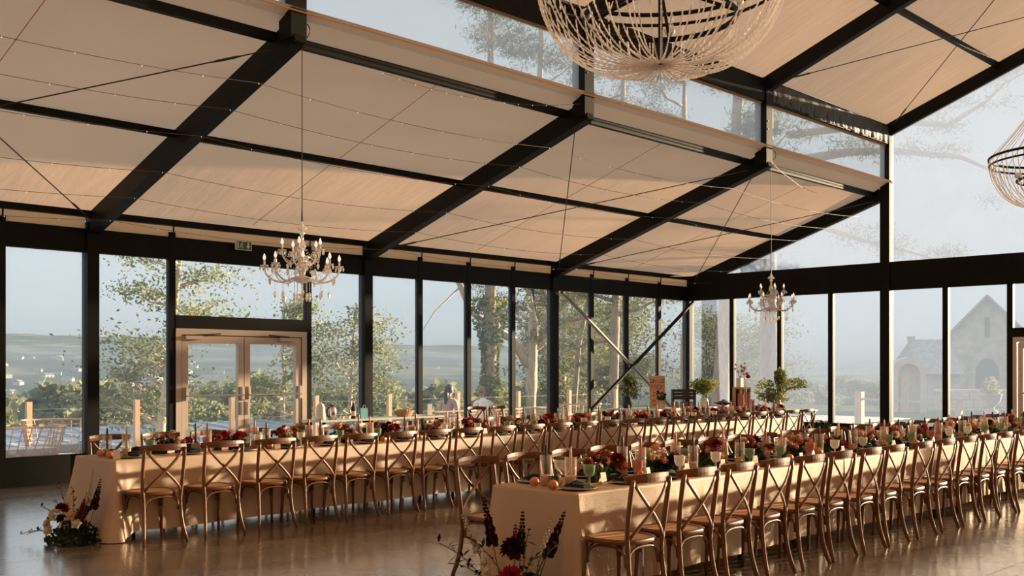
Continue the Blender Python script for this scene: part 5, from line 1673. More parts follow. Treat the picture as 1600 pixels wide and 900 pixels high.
z1.inputs['Detail'].default_value = 7
z1.inputs['Roughness'].default_value = 0.6
l.new(g_.outputs['Position'], z1.inputs['Vector'])
r_ = n.new('ShaderNodeValToRGB')
for e_, (p_, c_) in zip((0, 1), ((0.42, (0.055, 0.085, 0.040, 1)), (0.56, (0.42, 0.40, 0.24, 1)))):
    r_.color_ramp.elements[e_].position = p_
    r_.color_ramp.elements[e_].color = c_
e_ = r_.color_ramp.elements.new(0.50)
e_.color = (0.12, 0.16, 0.065, 1)
l.new(z1.outputs['Fac'], r_.inputs['Fac'])
z2 = n.new('ShaderNodeTexNoise')
z2.inputs['Scale'].default_value = 0.06
z2.inputs['Detail'].default_value = 6
l.new(g_.outputs['Position'], z2.inputs['Vector'])
mx = n.new('ShaderNodeMixRGB')
mx.blend_type = 'MULTIPLY'
mx.inputs['Fac'].default_value = 0.6
l.new(r_.outputs['Color'], mx.inputs['Color1'])
l.new(z2.outputs['Fac'], mx.inputs['Color2'])
l.new(mx.outputs['Color'], b.inputs['Base Color'])
b.inputs['Roughness'].default_value = 1.0
b.inputs['Specular IOR Level'].default_value = 0.0
M['valley'] = m
land = link('ground_valley', npmesh('ground_valley', V, Q, 'valley', True))
tag(land, 'wide valley with fields and wooded hills beyond the hall', 'landscape', kind='structure')
M['lawn'] = pmat('garden_lawn', (0.12, 0.15, 0.06), 1.0, 0, 0.35, 2.0, 0.6, 30, spec=0.0)
gl_ = link('ground_garden', npmesh('ground_garden', [(-30, -20, -0.07), (40, -20, -0.07), (40, 45, -0.07), (-30, 45, -0.07)], [(0, 1, 2, 3)], 'lawn'))
gl_.data.transform(Matrix.Identity(4))
tag(gl_, 'lawn around the hall', 'lawn', kind='structure')
ter = MB().box((-19.2, -6, -0.2), (XW - 0.12, 34, -0.02)).build('ground_terrace', 'deck')
tag(ter, 'gravel terrace outside the glass wall', 'terrace', kind='structure')
path_ = MB().box((XW - 0.1, YE + 0.12, -0.2), (XR + 0.1, YE + 3.0, -0.02)).build('ground_path', 'deck')
tag(path_, 'gravel path outside the gable wall', 'path', kind='structure')

# ---- fence: larch posts and wires
fence = thing('terrace_fence', 'wire fence with larch posts along the terrace edge', 'fence', (-18.6, 14, -0.02))
fys = [3.4, 5.4, 7.36, 9.31, 11.3, 13.32, 15.31, 17.42, 19.53, 21.5, 23.5]
for y in fys:
    MB().box((-0.045, y - 14 - 0.045, 0), (0.045, y - 14 + 0.045, 1.03)).build('post', 'oak', fence)
for z in (0.35, 0.62, 0.90):
    MB().tube([(0, fys[0] - 14, z), (0, fys[-1] - 14, z)], 0.004, 4).build('wire', 'steel_grey', fence)
pf = thing('garden_fence', 'larch post with a rail standing in the garden beyond the gable wall', 'fence', (-13.75, 28.4, -0.06))
MB().box((-0.1, -0.1, 0), (0.1, 0.1, 1.0)).build('post', 'oak', pf)
MB().beam((0.05, 0.0, 0.80), (2.2, 1.6, 0.66), 0.04, 0.06).build('rail', 'stone_pale', pf)
MB().box((2.1, 1.5, 0), (2.25, 1.65, 0.75)).build('post', 'oak', pf)

# ---- standing-seam zinc roof of the lower outbuilding
zr = thing('zinc_roof', 'pale blue standing-seam metal roof below the terrace', 'roof', (-20.0, 7.0, 0))
for k in range(20):
    y0 = k * 0.56
    MB().add([(0, y0, -0.02), (0, y0 + 0.555, -0.02), (-4.2, y0 + 0.555, 0.235), (-4.2, y0, 0.235), (0, y0, -0.05), (0, y0 + 0.555, -0.05), (-4.2, y0 + 0.555, 0.205), (-4.2, y0, 0.205)],
             [(0, 1, 2, 3), (7, 6, 5, 4), (0, 4, 5, 1), (3, 2, 6, 7)]).build('metal_sheet', 'zinc', zr)
    MB().beam((0, y0, 0.0), (-4.2, y0, 0.258), 0.025, 0.045).build('standing_seam', 'zinc', zr)
MB().box((-4.3, 0, -3.0), (0.0, 11.2, -0.06)).build('wall', 'house', zr)

# ---- rattan sofas
def rattan_sofa(loc, L_, rz, label, top=0.70):
    t = thing('rattan_sofa', label, 'sofa', loc, rz, 'rattan sofas on the terrace')
    def u_path(z, flare):
        h = L_ / 2
        rc = 0.28
        pts = [(-0.62 - 0 * flare, -h - flare * 0.6, z)]
        for i in range(9):
            a = -PI / 2 + PI / 2 * i / 8
            pts.append((-rc + rc * math.cos(a) + flare, -h + rc + (rc + flare * 0.6) * math.sin(a), z))
        for i in range(9):
            a = PI / 2 * i / 8
            pts.append((-rc + rc * math.cos(a) + flare, h - rc + (rc + flare * 0.6) * math.sin(a), z))
        pts.append((-0.62, h + flare * 0.6, z))
        return pts
    fr_ = MB().tube(u_path(top, 0.14), 0.017, 6).tube(u_path(0.22, 0.0), 0.014, 6)
    fr_.build('cane_frame', 'rattan', t, smooth=True)
    w_ = MB()
    for k in range(1, 7):
        u = k / 7
        w_.tube(u_path(0.22 + (top - 0.22) * u, 0.14 * u), 0.0055, 4)
    a_, b_ = u_path(0.22, 0.0), u_path(top, 0.14)
    def along(P, s):
        d = [0]
        for p, q in zip(P[:-1], P[1:]):
            d.append(d[-1] + math.dist(p, q))
        s *= d[-1]
        for i in range(len(P) - 1):
            if d[i + 1] >= s:
                f_ = (s - d[i]) / (d[i + 1] - d[i] + 1e-9)
                return tuple(P[i][q] + (P[i + 1][q] - P[i][q]) * f_ for q in range(3))
        return P[-1]
    nv = int((L_ + 1.2) / 0.13)
    for k in range(nv + 1):
        s = k / nv
        w_.tube([along(a_, s), along(b_, min(1, max(0, s + 0.012)))], 0.0085, 5)
    tag(w_.build('open_weave', 'rattan', t), kind='stuff')
    MB().box((-0.66, -L_ / 2 + 0.06, 0.22), (-0.06, L_ / 2 - 0.06, 0.25)).build('seat_base', 'rattan', t)
    MB().box((-0.65, -L_ / 2 + 0.08, 0.25), (-0.07, L_ / 2 - 0.08, 0.36)).build('cushion', 'cushion', t)
    for sx in (-0.58, -0.12):
        for sy in (-1, 1):
            MB().tube([(sx, sy * (L_ / 2 - 0.15), 0), (sx, sy * (L_ / 2 - 0.18), 0.22)], 0.014, 6).build('leg', 'steel', t)
    return t
rattan_sofa((-16.65, 6.2, -0.02), 1.85, 0, 'rattan sofa seen from behind at the left edge of the terrace')
rattan_sofa((-17.95, 7.55, -0.02), 0.95, PI * 0.92, 'small rattan armchair facing the large sofa at left', 0.74)
rattan_sofa((-16.6, 15.3, -0.02), 1.5, 0, 'rattan sofa with the dark-haired person, seen through the glass')
rattan_sofa((-16.6, 16.95, -0.02), 1.2, 0, 'rattan sofa with the fair-haired person in white')
rattan_sofa((-16.7, 18.45, -0.02), 1.2, 0, 'empty rattan sofa left of the third wall post')
rattan_sofa((-16.7, 20.1, -0.02), 0.95, 0.2, 'empty rattan armchair right of the third wall post', 0.74)
# grasses in front of the left sofa
gr = thing('terrace_shrub', 'low grey-green shrub beside the left rattan sofa', 'shrub', (-16.45, 7.55, -0.02))
C = rng.normal(size=(260, 3)) * np.array([0.16, 0.22, 0.18]) + np.array([0, 0, 0.28])
C[:, 2] = np.abs(C[:, 2])
V, Q = leaves(C, 0.10, 0.16)
tag(link('foliage', npmesh('foliage', V, Q, 'leaf_dark'), gr), kind='stuff')
for k in range(6):
    MB().tube([(0, 0, 0), (0.1 * math.cos(k), 0.15 * math.sin(k), 0.4)], 0.006, 4).build('stem', 'stem', gr)

# ================================================================== TREES
def wander(p, q, k, amp, rs):
    p, q = Vector(p), Vector(q)
    out = []
    for i in range(k + 1):
        u = i / k
        w_ = amp * math.sin(PI * u) if 0 < i < k else 0
        out.append(p.lerp(q, u) + Vector((rs.uniform(-1, 1), rs.uniform(-1, 1), rs.uniform(-.5, .5))) * w_)
    return out
def taper(k, a, b_):
    return [a + (b_ - a) * i / k for i in range(k + 1)]

def tree(name, label, base, trunk, r0, r1, branches, cents, size, aspect, leaf, bark, group, flat=0.0, droop=0.0):
    """trunk: list of local points; branches: list of (points, r0, r1); cents: local leaf centres"""
    t = thing(name, label, 'tree', base, 0, group)
    MB().tube(trunk, taper(len(trunk) - 1, r0, r1), 10).build('trunk', bark, t, smooth=True)
    for (P, a, b_) in branches:
        MB().tube(P, taper(len(P) - 1, a, b_), 6).build('branch', bark, t, smooth=True)
    V, Q = leaves(np.array(cents), size, aspect, flat, 0.4, droop)
    tag(link('foliage', npmesh('foliage', V, Q, leaf), t), kind='stuff')
    return t

def broadleaf(name, label, base, height, spread, nb, nleaf, size, leaf, bark, group, seed, low=0.25, lean=(0, 0), flat=0.3, clump=0.28):
    rs = random.Random(seed)
    rg = np.random.default_rng(seed)
    top = Vector((lean[0], lean[1], height))
    tr = wander((0, 0, 0), top, 6, 0.12 * spread * 0.4, rs)
    br, C = [], []
    for k in range(nb):
        u = low + (0.97 - low) * (k + rs.random()) / nb
        i = min(5, int(u * 6))
        p = tr[i].lerp(tr[i + 1], u * 6 - i)
        a = rs.uniform(0, 6.28)
        ln = spread * (1.05 - 0.55 * abs(u - 0.5)) * rs.uniform(0.55, 1.05)
        q = p + Vector((math.cos(a) * ln, math.sin(a) * ln, ln * rs.uniform(0.1, 0.65)))
        P = wander(p, q, 4, ln * 0.07, rs)
        br.append((P, 0.016 * height * (1.1 - u), 0.006))
        per = nleaf // nb
        nc = 5
        for c in range(nc):
            f = 0.35 + 0.7 * c / (nc - 1)
            cc = p.lerp(q, min(f, 1.05)) + Vector((rs.uniform(-.15, .15), rs.uniform(-.15, .15), rs.uniform(-.1, .1))) * ln
            g = rg.normal(size=(per // nc, 3)) * np.array([clump, clump, clump * 0.42]) * ln
            C.append(g + np.array(cc))
    return tree(name, label, base, tr, 0.022 * height, 0.006 * height, br, np.concatenate(C), size, 0.5, leaf, bark, group, flat, 0.15)

def pine(name, label, base, height, r0, lean, nb, z0, ln0, nclump, seed, bark='bark', group='pines round the hall', extra=None, needles=78, trunk=None):
    rs = random.Random(seed)
    rg = np.random.default_rng(seed)
    tr = trunk or wander((0, 0, 0), (lean[0], lean[1], height), 7, 0.12, rs)
    tr = [Vector(p) for p in tr]
    br, C = [], []
    def clumps(P, k0):
        for c in range(nclump):
            i = rs.randint(k0, len(P) - 1)
            cc = Vector(P[i]) + Vector((rs.uniform(-.5, .5), rs.uniform(-.5, .5), rs.uniform(-.15, .35)))
            g = rg.normal(size=(needles, 3)) * np.array([0.20, 0.20, 0.10])
            C.append(g + np.array(cc))
    for k in range(nb):
        u = z0 + (0.98 - z0) * (k + rs.random()) / nb
        i = min(len(tr) - 2, int(u * (len(tr) - 1)))
        p = tr[i].lerp(tr[i + 1], u * (len(tr) - 1) - i)
        a = rs.uniform(0, 6.28)
        ln = ln0 * rs.uniform(0.5, 1.1) * (1.15 - 0.6 * u)
        q = p + Vector((math.cos(a) * ln, math.sin(a) * ln, ln * rs.uniform(-0.15, 0.4)))
        P = wander(p, q, 5, ln * 0.09, rs)
        br.append((P, 0.07 * (1.2 - u) + 0.02, 0.012))
        clumps(P, 2)
    for (P, a, b_, cl) in (extra or []):
        br.append((P, a, b_))
        if cl:
            clumps(P, 1)
            clumps(P, 1)
    return tree(name, label, base, tr, r0, r0 * 0.35, br, np.concatenate(C), 0.17, 0.13, 'needle', bark, group)

G_ = -0.06
broadleaf('ash_tree', 'young leafy tree left of the double door, cut by the wall mullion', (-22.5, 11.75, -0.6), 5.6, 1.55, 24, 7500, 0.095, 'leaf_birch', 'bark_pale', 'trees outside the long glass wall', 31, 0.12, (0.35, 0.5))
broadleaf('ash_tree', 'leafy tree seen through the right leaf of the double door', (-23.8, 15.95, -0.8), 4.3, 1.15, 20, 6500, 0.095, 'leaf_birch', 'bark_pale', 'trees outside the long glass wall', 32, 0.10, (0.0, 0.1))
broadleaf('ash_tree', 'spreading green tree right of the double door', (-22.6, 17.15, -0.8), 3.7, 1.2, 20, 6500, 0.095, 'leaf_birch', 'bark_pale', 'trees outside the long glass wall', 33, 0.08, (0.1, 0.2))
broadleaf('blossom_shrub', 'cream flowering shrub left of the double door', (-26.5, 13.2, -1.6), 3.3, 1.25, 16, 6000, 0.10, 'leaf_cream', 'bark_pale', 'trees outside the long glass wall', 34, 0.05)
# ivy-clad trunk
pine('ivy_pine', 'pine trunk wrapped in green ivy behind the middle of the glass wall', (-24.1, 24.0, -1.0), 15, 0.22, (0.3, -0.3), 18, 0.34, 2.6, 11, 41)
iv = [o for o in bpy.data.objects if o.name == 'ivy_pine'][0]
hh_ = rng.uniform(0, 4.9, 2600)
aa_ = rng.uniform(0, 6.28, 2600)
rr_ = 0.23 + rng.uniform(0, 0.42, 2600) * (0.55 + 0.45 * np.sin(hh_ * 1.7))
V, Q = leaves(np.stack([rr_ * np.cos(aa_), rr_ * np.sin(aa_), hh_], 1), 0.14, 0.7)
tag(link('ivy', npmesh('ivy', V, Q, 'leaf_ivy'), iv), kind='stuff')
# pine with a great curved arm
bx_, by_ = -24.55, 26.34
def lp(x, y, z): return Vector((x - bx_, y - by_, z + 1.2))
pine('crooked_pine', 'crooked pine with curving bare limbs left of the third wall post', (bx_, by_, -1.2), 15, 0.23, (0.3, 0.3), 20, 0.20, 2.4, 10, 42, 'bark_pale',
     extra=[([lp(-24.58, 26.3, 1.7), lp(-24.98, 25.92, 2.62), lp(-25.5, 25.4, 2.95), lp(-26.0, 24.94, 3.6), lp(-26.3, 24.66, 4.6), lp(-26.6, 24.4, 6.0)], 0.17, 0.09, False),
            ([lp(-25.35, 25.55, 2.9), lp(-25.42, 25.5, 3.7), lp(-25.55, 25.4, 4.6), lp(-25.9, 25.1, 6.2)], 0.13, 0.07, True),
            ([lp(-24.6, 26.3, 2.0), lp(-24.3, 26.6, 2.35), lp(-24.02, 26.85, 2.75), lp(-23.95, 26.9, 3.6), lp(-24.2, 26.65, 4.3), lp(-24.7, 26.2, 4.6)], 0.09, 0.045, True),
            ([lp(-26.2, 24.7, 4.4), lp(-26.9, 24.1, 3.5), lp(-27.3, 23.7, 2.6)], 0.03, 0.008, False)])
pine('tall_pine', 'straight pine trunk behind the left half of the wind brace', (-23.8, 29.8, -1.2), 16, 0.19, (0.4, 0.4), 18, 0.22, 3.4, 10, 43)
pine('tall_pine', 'thin leaning pine behind the left tube of the wind brace', (-26.4, 30.6, -1.2), 13, 0.12, (0.9, 1.2), 16, 0.2, 2.6, 9, 44)
pine('tall_pine', 'dark pine trunk right beside the corner post', (-19.55, 28.3, -0.2), 17, 0.16, (-0.2, 0.2), 18, 0.26, 3.0, 10, 45)
# the two big pale trunks outside the gable wall, with long limbs reaching over to the right
def limb(pts, s=0.675):
    return [Vector((x * s, y * s, (z - 1.57) * s + 1.57)) for x, y, z in pts]
L1 = [Vector((-13.52, 23.1, 6.6))] + limb([(-19.95, 36.32, 9.45), (-18.6, 37.6, 9.75), (-17.49, 38.7, 9.81), (-15.61, 40.51, 9.57), (-14.57, 41.51, 8.97), (-14.31, 41.76, 8.0)])
L2 = limb([(-20.3, 36.0, 10.4), (-17.2, 39.0, 10.9), (-15.96, 40.17, 10.75), (-14.92, 41.17, 11.62), (-14.4, 41.68, 12.34), (-13.2, 42.8, 13.2)])
L3 = limb([(-20.0, 36.3, 7.2), (-18.2, 38.0, 6.4), (-17.0, 39.2, 6.0), (-16.0, 40.1, 5.6)])
bz = Vector((-13.5, 23.1, -0.06))
L1, L2, L3 = [[p - bz for p in L] for L in (L1, L2, L3)]
def pine_trunk(x0, y0, x1, y1):
    return [Vector((x0 + (x1 - x0) * u, y0 + (y1 - y0) * u, 17 * u)) for u in (0, 0.1, 0.2, 0.35, 0.5, 0.75, 1)]
pine('old_pine', 'big pale pine trunk right behind the far chandelier', tuple(bz), 17, 0.27, (-0.2, 0), 9, 0.55, 2.6, 9, 46, 'bark_pale', extra=[(L1, 0.14, 0.03, True), (L2, 0.10, 0.02, True), (L3, 0.08, 0.02, True)], trunk=pine_trunk(0, 0, -0.25, 0.1))
pine('old_pine', 'big pale leaning pine trunk left of the far chandelier', (-15.52, 23.95, -0.06), 17, 0.25, (0.6, 0.4), 9, 0.5, 2.6, 9, 47, 'bark_pale', trunk=pine_trunk(0, 0, 0.75, 0.65))
# woodland behind the corner: four broad crowns built once, the rest copied
wood = []
for k in range(3):
    wood.append(broadleaf('woodland_tree', 'x', (0, 0, 0), 6.2, 2.6, 24, 6000, 0.18, 'leaf_dark', 'bark', 'woodland beyond the corner of the hall', 60 + k, 0.06))
spots = [(-46.91, 55.76, 0.85, 1), (-45.97, 69.21, 1.06, 5), (-34.56, 44.08, 0.97, 4), (-39.06, 60.99, 0.88, 6), (-31.27, 52.65, 0.785, 8), (-39.94, 49.28, 1.0, 2), (-26.54, 43.03, 0.655, 7), (-50.28, 63.01, 1.12, 3), (-31.85, 36.44, 1.03, 0)]    # x, y, size, place from the left
for i, (x, y, s, place_) in enumerate(spots):
    o = wood[i] if i < 3 else copy_tree(wood[i % 3])
    o.location = (x, y, -0.8)
    o.rotation_euler = (0, 0, i * 1.3)
    o.scale = (s, s, s)
    tag(o, '%s broad woodland tree from the left beyond the corner of the hall' % ordinal(place_), 'tree', 'woodland beyond the corner of the hall')
# trees down in the valley: three crowns, copied
val = []
for k in range(3):
    t = thing('valley_tree', 'x', 'tree')
    P = rng.normal(size=(2600, 3))
    P /= np.linalg.norm(P, axis=1)[:, None]
    lob = 1 + 0.22 * np.sin(P[:, 0] * 5 + k) * np.sin(P[:, 1] * 4 + 2 * k) + 0.15 * np.sin(P[:, 2] * 7)
    P = P * lob[:, None] * (rng.uniform(0.55, 1, 2600) ** 0.5)[:, None] * np.array([0.46, 0.46, 0.46]) + np.array([0, 0, 0.55])
    V, Q = leaves(P, 0.10, 0.6)
    tag(link('foliage', npmesh('foliage', V, Q, 'leaf_valley'), t), kind='stuff')
    MB().tube([(0, 0, 0), (0, 0, 0.6)], [0.03, 0.015], 6).build('trunk', 'bark', t)
    val.append(t)
rv = random.Random(9)
PANES = [(-40, 135, 'leftmost glass pane'), (135, 265, 'pane left of the double door'), (265, 480, 'double door'), (480, 575, 'pane right of the double door'), (575, 735, 'two panes left of the seated people'),
         (735, 870, 'panes behind the seated people'), (870, 1240, 'panes near the corner'), (1240, 1305, 'pane right of the far chandelier'), (1305, 1700, 'rightmost panes')]
def pane_of(x, y):
    f = x * -math.sin(YAW) + y * math.cos(YAW)
    px = 800 + 1660 * (x * math.cos(YAW) + y * math.sin(YAW)) / f
    for a_, b_, nm in PANES:
        if a_ <= px < b_:
            return nm
    return 'rightmost panes'
place = []
for i in range(2600):
    if len(place) >= 96:
        break
    garden = len(place) >= 78
    th = R(rv.uniform(-71, -41)) if not garden else R(rv.uniform(-33, -24))
    r = 46 * (420 / 46) ** (rv.random() ** 0.8) if not garden else rv.uniform(140, 420)
    x, y = r * math.sin(th), r * math.cos(th)
    z = ground(x, y)
    f = x * -math.sin(YAW) + y * math.cos(YAW)
    ty = rv.uniform(597, 636) if not garden else rv.uniform(588, 605)
    h = min(14, max(2.5, (1.57 - f * (ty - 577) / 1660) - z))
    sx, sy = h * rv.uniform(0.8, 1.25), h * rv.uniform(0.8, 1.25)
    rad_ = 0.60 * max(sx, sy)
    if all((x - p[0]) ** 2 + (y - p[1]) ** 2 > (rad_ + p[6]) ** 2 for p in place):
        place.append((x, y, z, sx, sy, h, rad_))
rank = {}
for i, (x, y, z, sx, sy, h, _) in enumerate(sorted(place, key=lambda p: math.hypot(p[0], p[1]))):
    o = val[i] if i < 3 else copy_tree(val[i % 3])
    o.location = (x, y, z - 0.3)
    o.rotation_euler = (0, 0, rv.uniform(0, 6))
    o.scale = (sx, sy, h)
    pn = pane_of(x, y)
    rank[pn] = rank.get(pn, -1) + 1
    tag(o, '%s nearest round valley tree seen through the %s' % (ordinal(rank[pn]), pn), 'tree', 'trees down in the valley')

# ---- village houses on the far slope
hw_ = MB().box((-0.5, -0.35, -0.3), (0.5, 0.35, 0.42)).mesh('walls', 'house')
hr_ = MB().add([(-0.54, -0.4, 0.40), (0.54, -0.4, 0.40), (0.54, 0.4, 0.40), (-0.54, 0.4, 0.40), (-0.54, 0, 0.72), (0.54, 0, 0.72)], [(0, 1, 5, 4), (2, 3, 4, 5), (0, 4, 3), (1, 2, 5), (0, 3, 2, 1)]).mesh('roof', 'tile')
hwin = MB().box((-0.3, -0.36, 0.0), (-0.15, -0.34, 0.22)).box((0.12, -0.36, 0.0), (0.27, -0.34, 0.22)).mesh('windows', 'void')
spots_h = []
for i in range(900):
    if len(spots_h) >= 62:
        break
    th = R(rv.uniform(-70, -60.5)) if len(spots_h) < 46 else R(rv.uniform(-60, -46))
    r = rv.uniform(820, 1650)
    x, y = r * math.sin(th), r * math.cos(th)
    if all((x - p[0]) ** 2 + (y - p[1]) ** 2 > 30 ** 2 for p in spots_h):
        spots_h.append((x, y))
rank = {}
for (x, y) in sorted(spots_h, key=lambda p: math.atan2(p[0], p[1])):
    pn = pane_of(x, y)
    rank[pn] = rank.get(pn, -1) + 1
    h = thing('village_house', '%s village house from the left through the %s' % (ordinal(rank[pn]), pn), 'house', (x, y, ground(x, y)), rv.uniform(0, 3.1), 'houses of the distant village')
    s = rv.uniform(7, 12)
    h.scale = (s, s * rv.uniform(0.7, 1.2), s * 0.62)
    link('walls', hw_, h)
    link('roof', hr_, h)
    link('windows', hwin, h)

# ---- stone chapel, its wing, the arch, the garden wall and the urn
ch = thing('stone_chapel', 'grey stone chapel with steep gable beyond the right windows', 'chapel', (-27.9, 77.3, -1.75), YAW - 0.42)
def gable(x0, x1, y0, y1, ze, zr, mat, name, parent):
    xm = (x0 + x1) / 2
    v = [(x0, y0, 0), (x1, y0, 0), (x1, y0, ze), (xm, y0, zr), (x0, y0, ze), (x0, y1, 0), (x1, y1, 0), (x1, y1, ze), (xm, y1, zr), (x0, y1, ze)]
    f = [(0, 1, 2, 3, 4), (9, 8, 7, 6, 5), (0, 5, 6, 1), (1, 6, 7, 2), (4, 9, 5, 0), (2, 7, 8, 3), (3, 8, 9, 4)]
    return MB().add(v, f).build(name, mat, parent)
gable(-3.3, 3.3, 0, 12, 4.9, 8.38, 'stone', 'gable_walls', ch)
for s in (-1, 1):
    MB().beam((s * 3.55, 5.9, 4.72), (0, 5.9, 8.52), 12.6, 0.16, (0, 0, 1)).build('roof_slope', 'slate', ch)
MB().box((-0.16, -0.06, 5.6), (0.16, 0.3, 7.0)).build('slit_window', 'void', ch)
for xx in (-1.7, 1.7):
    MB().box((xx - 0.35, -0.5, 0), (xx + 0.35, 0.0, 4.4)).build('buttress', 'stone', ch)
mbw = MB()
for k in range(13):
    a = PI * k / 12
    mbw.v.append((0.75 * math.cos(a), -0.05, 3.0 + 1.1 * math.sin(a)))
mbw.v += [(-0.75, -0.05, 0.6), (0.75, -0.05, 0.6)]
mbw.f.append(tuple(range(15)))
mbw.build('arched_window', 'void', ch)
# courses of dressed stone on the gable front, uneven depth
rc_ = random.Random(4)
bm_ = MB().box((-0.5, -0.5, -0.5), (0.5, 0.5, 0.5)).mesh('stone_block', 'stone_pale')
for k in range(60):
    zz = 0.4 + 0.52 * (k // 6)
    half = 3.1 if zz < 4.9 else 3.1 * (8.2 - zz) / 3.3
    xx = rc_.uniform(-half, half)
    if abs(xx) < 0.9 and zz > 0.3:
        continue
    link('stone_block', bm_, ch, (xx, 0.0, zz), None, (rc_.uniform(0.5, 0.9), 0.06, 0.42))
wg = thing('chapel_wing', 'low stone wing with slate roof left of the chapel gable', 'building', (-28.4, 67.0, -1.6), YAW)
MB().box((-0.05, 0, 0), (2.6, 5, 2.9)).build('walls', 'stone', wg)
MB().add([(-0.30, -0.3, 2.85), (2.8, -0.3, 2.85), (2.8, 2.5, 5.15), (0.35, 2.5, 5.15), (-0.30, 5.3, 2.85), (2.8, 5.3, 2.85)], [(0, 1, 2, 3), (5, 4, 3, 2), (0, 3, 4), (1, 5, 2), (0, 4, 5, 1)]).build('roof', 'slate', wg)
MB().box((0.25, 2.3, 5.0), (0.6, 2.75, 5.35)).build('chimney', 'stone', wg)
ar = thing('stone_arch', 'pale round-topped stone arch right of the nave post', 'arch', (-17.0, 39.2, -0.5), YAW)
def arch_block(r0, r1, zs, y0, y1, name, mat):
    K = 14
    pts_o = [(r1, 0)] + [(r1 * math.cos(PI * k / K), zs + r1 * math.sin(PI * k / K)) for k in range(K + 1)] + [(-r1, 0)]
    pts_i = [(r0, 0)] + [(r0 * math.cos(PI * k / K), zs + r0 * math.sin(PI * k / K)) for k in range(K + 1)] + [(-r0, 0)]
    n_ = len(pts_o)
    v = [(x, y0, z) for x, z in pts_o] + [(x, y0, z) for x, z in pts_i] + [(x, y1, z) for x, z in pts_o] + [(x, y1, z) for x, z in pts_i]
    f = []
    for k in range(n_ - 1):
        f += [(k, k + 1, n_ + k + 1, n_ + k), (2 * n_ + k, 3 * n_ + k, 3 * n_ + k + 1, 2 * n_ + k + 1), (k, 2 * n_ + k, 2 * n_ + k + 1, k + 1), (n_ + k, n_ + k + 1, 3 * n_ + k + 1, 3 * n_ + k)]
    return MB().add(v, f).build(name, mat, ar)
arch_block(0.42, 0.66, 1.86, 0, 0.5, 'arch_ring', 'stone_pale')
MB().box((-0.42, 0.3, 0), (0.42, 0.45, 2.3)).build('recess', 'stone', ar)
MB().box((-0.25, 0.22, 0), (0.1, 0.3, 1.75)).build('plank_door', 'oak', ar)
gw = thing('garden_wall', 'low pale stone garden wall in front of the chapel', 'wall', (-14.6, 45.0, -0.9), YAW)
MB().box((-3.6, 0, 0), (9.0, 0.4, 1.55)).build('core', 'stone', gw)
bl = MB().box((-0.5, -0.5, -0.5), (0.5, 0.5, 0.5)).mesh('stone_block', 'stone_pale')
for row in range(5):
    x = -3.6 + 0.25 * (row % 2)
    while x < 8.7:
        w_ = rc_.uniform(0.4, 0.8)
        link('stone_block', bl, gw, (x + w_ / 2, rc_.uniform(-0.03, 0.0), 0.16 + 0.31 * row), None, (w_ - 0.03, 0.12, 0.28))
        x += w_
MB().box((-3.7, -0.06, 1.55), (9.1, 0.46, 1.65)).build('coping', 'stone_pale', gw)
ur = potted('garden_urn', 'stone urn with flowering plant seen through the right windows', (-11.1, 31.0, -0.06), [(0.0001, 0), (0.20, 0.0), (0.20, 0.45), (0.10, 0.50), (0.10, 0.56), (0.26, 0.72), (0.30, 0.90), (0.33, 0.92), (0.26, 0.93), (0.0001, 0.85)], 'stone_pale', [(0, 0, 1.15, 0.24, 0.24, 0.28), (0, 0, 1.0, 0.32, 0.32, 0.12)], 700, 0.07, 'leaf_pot')

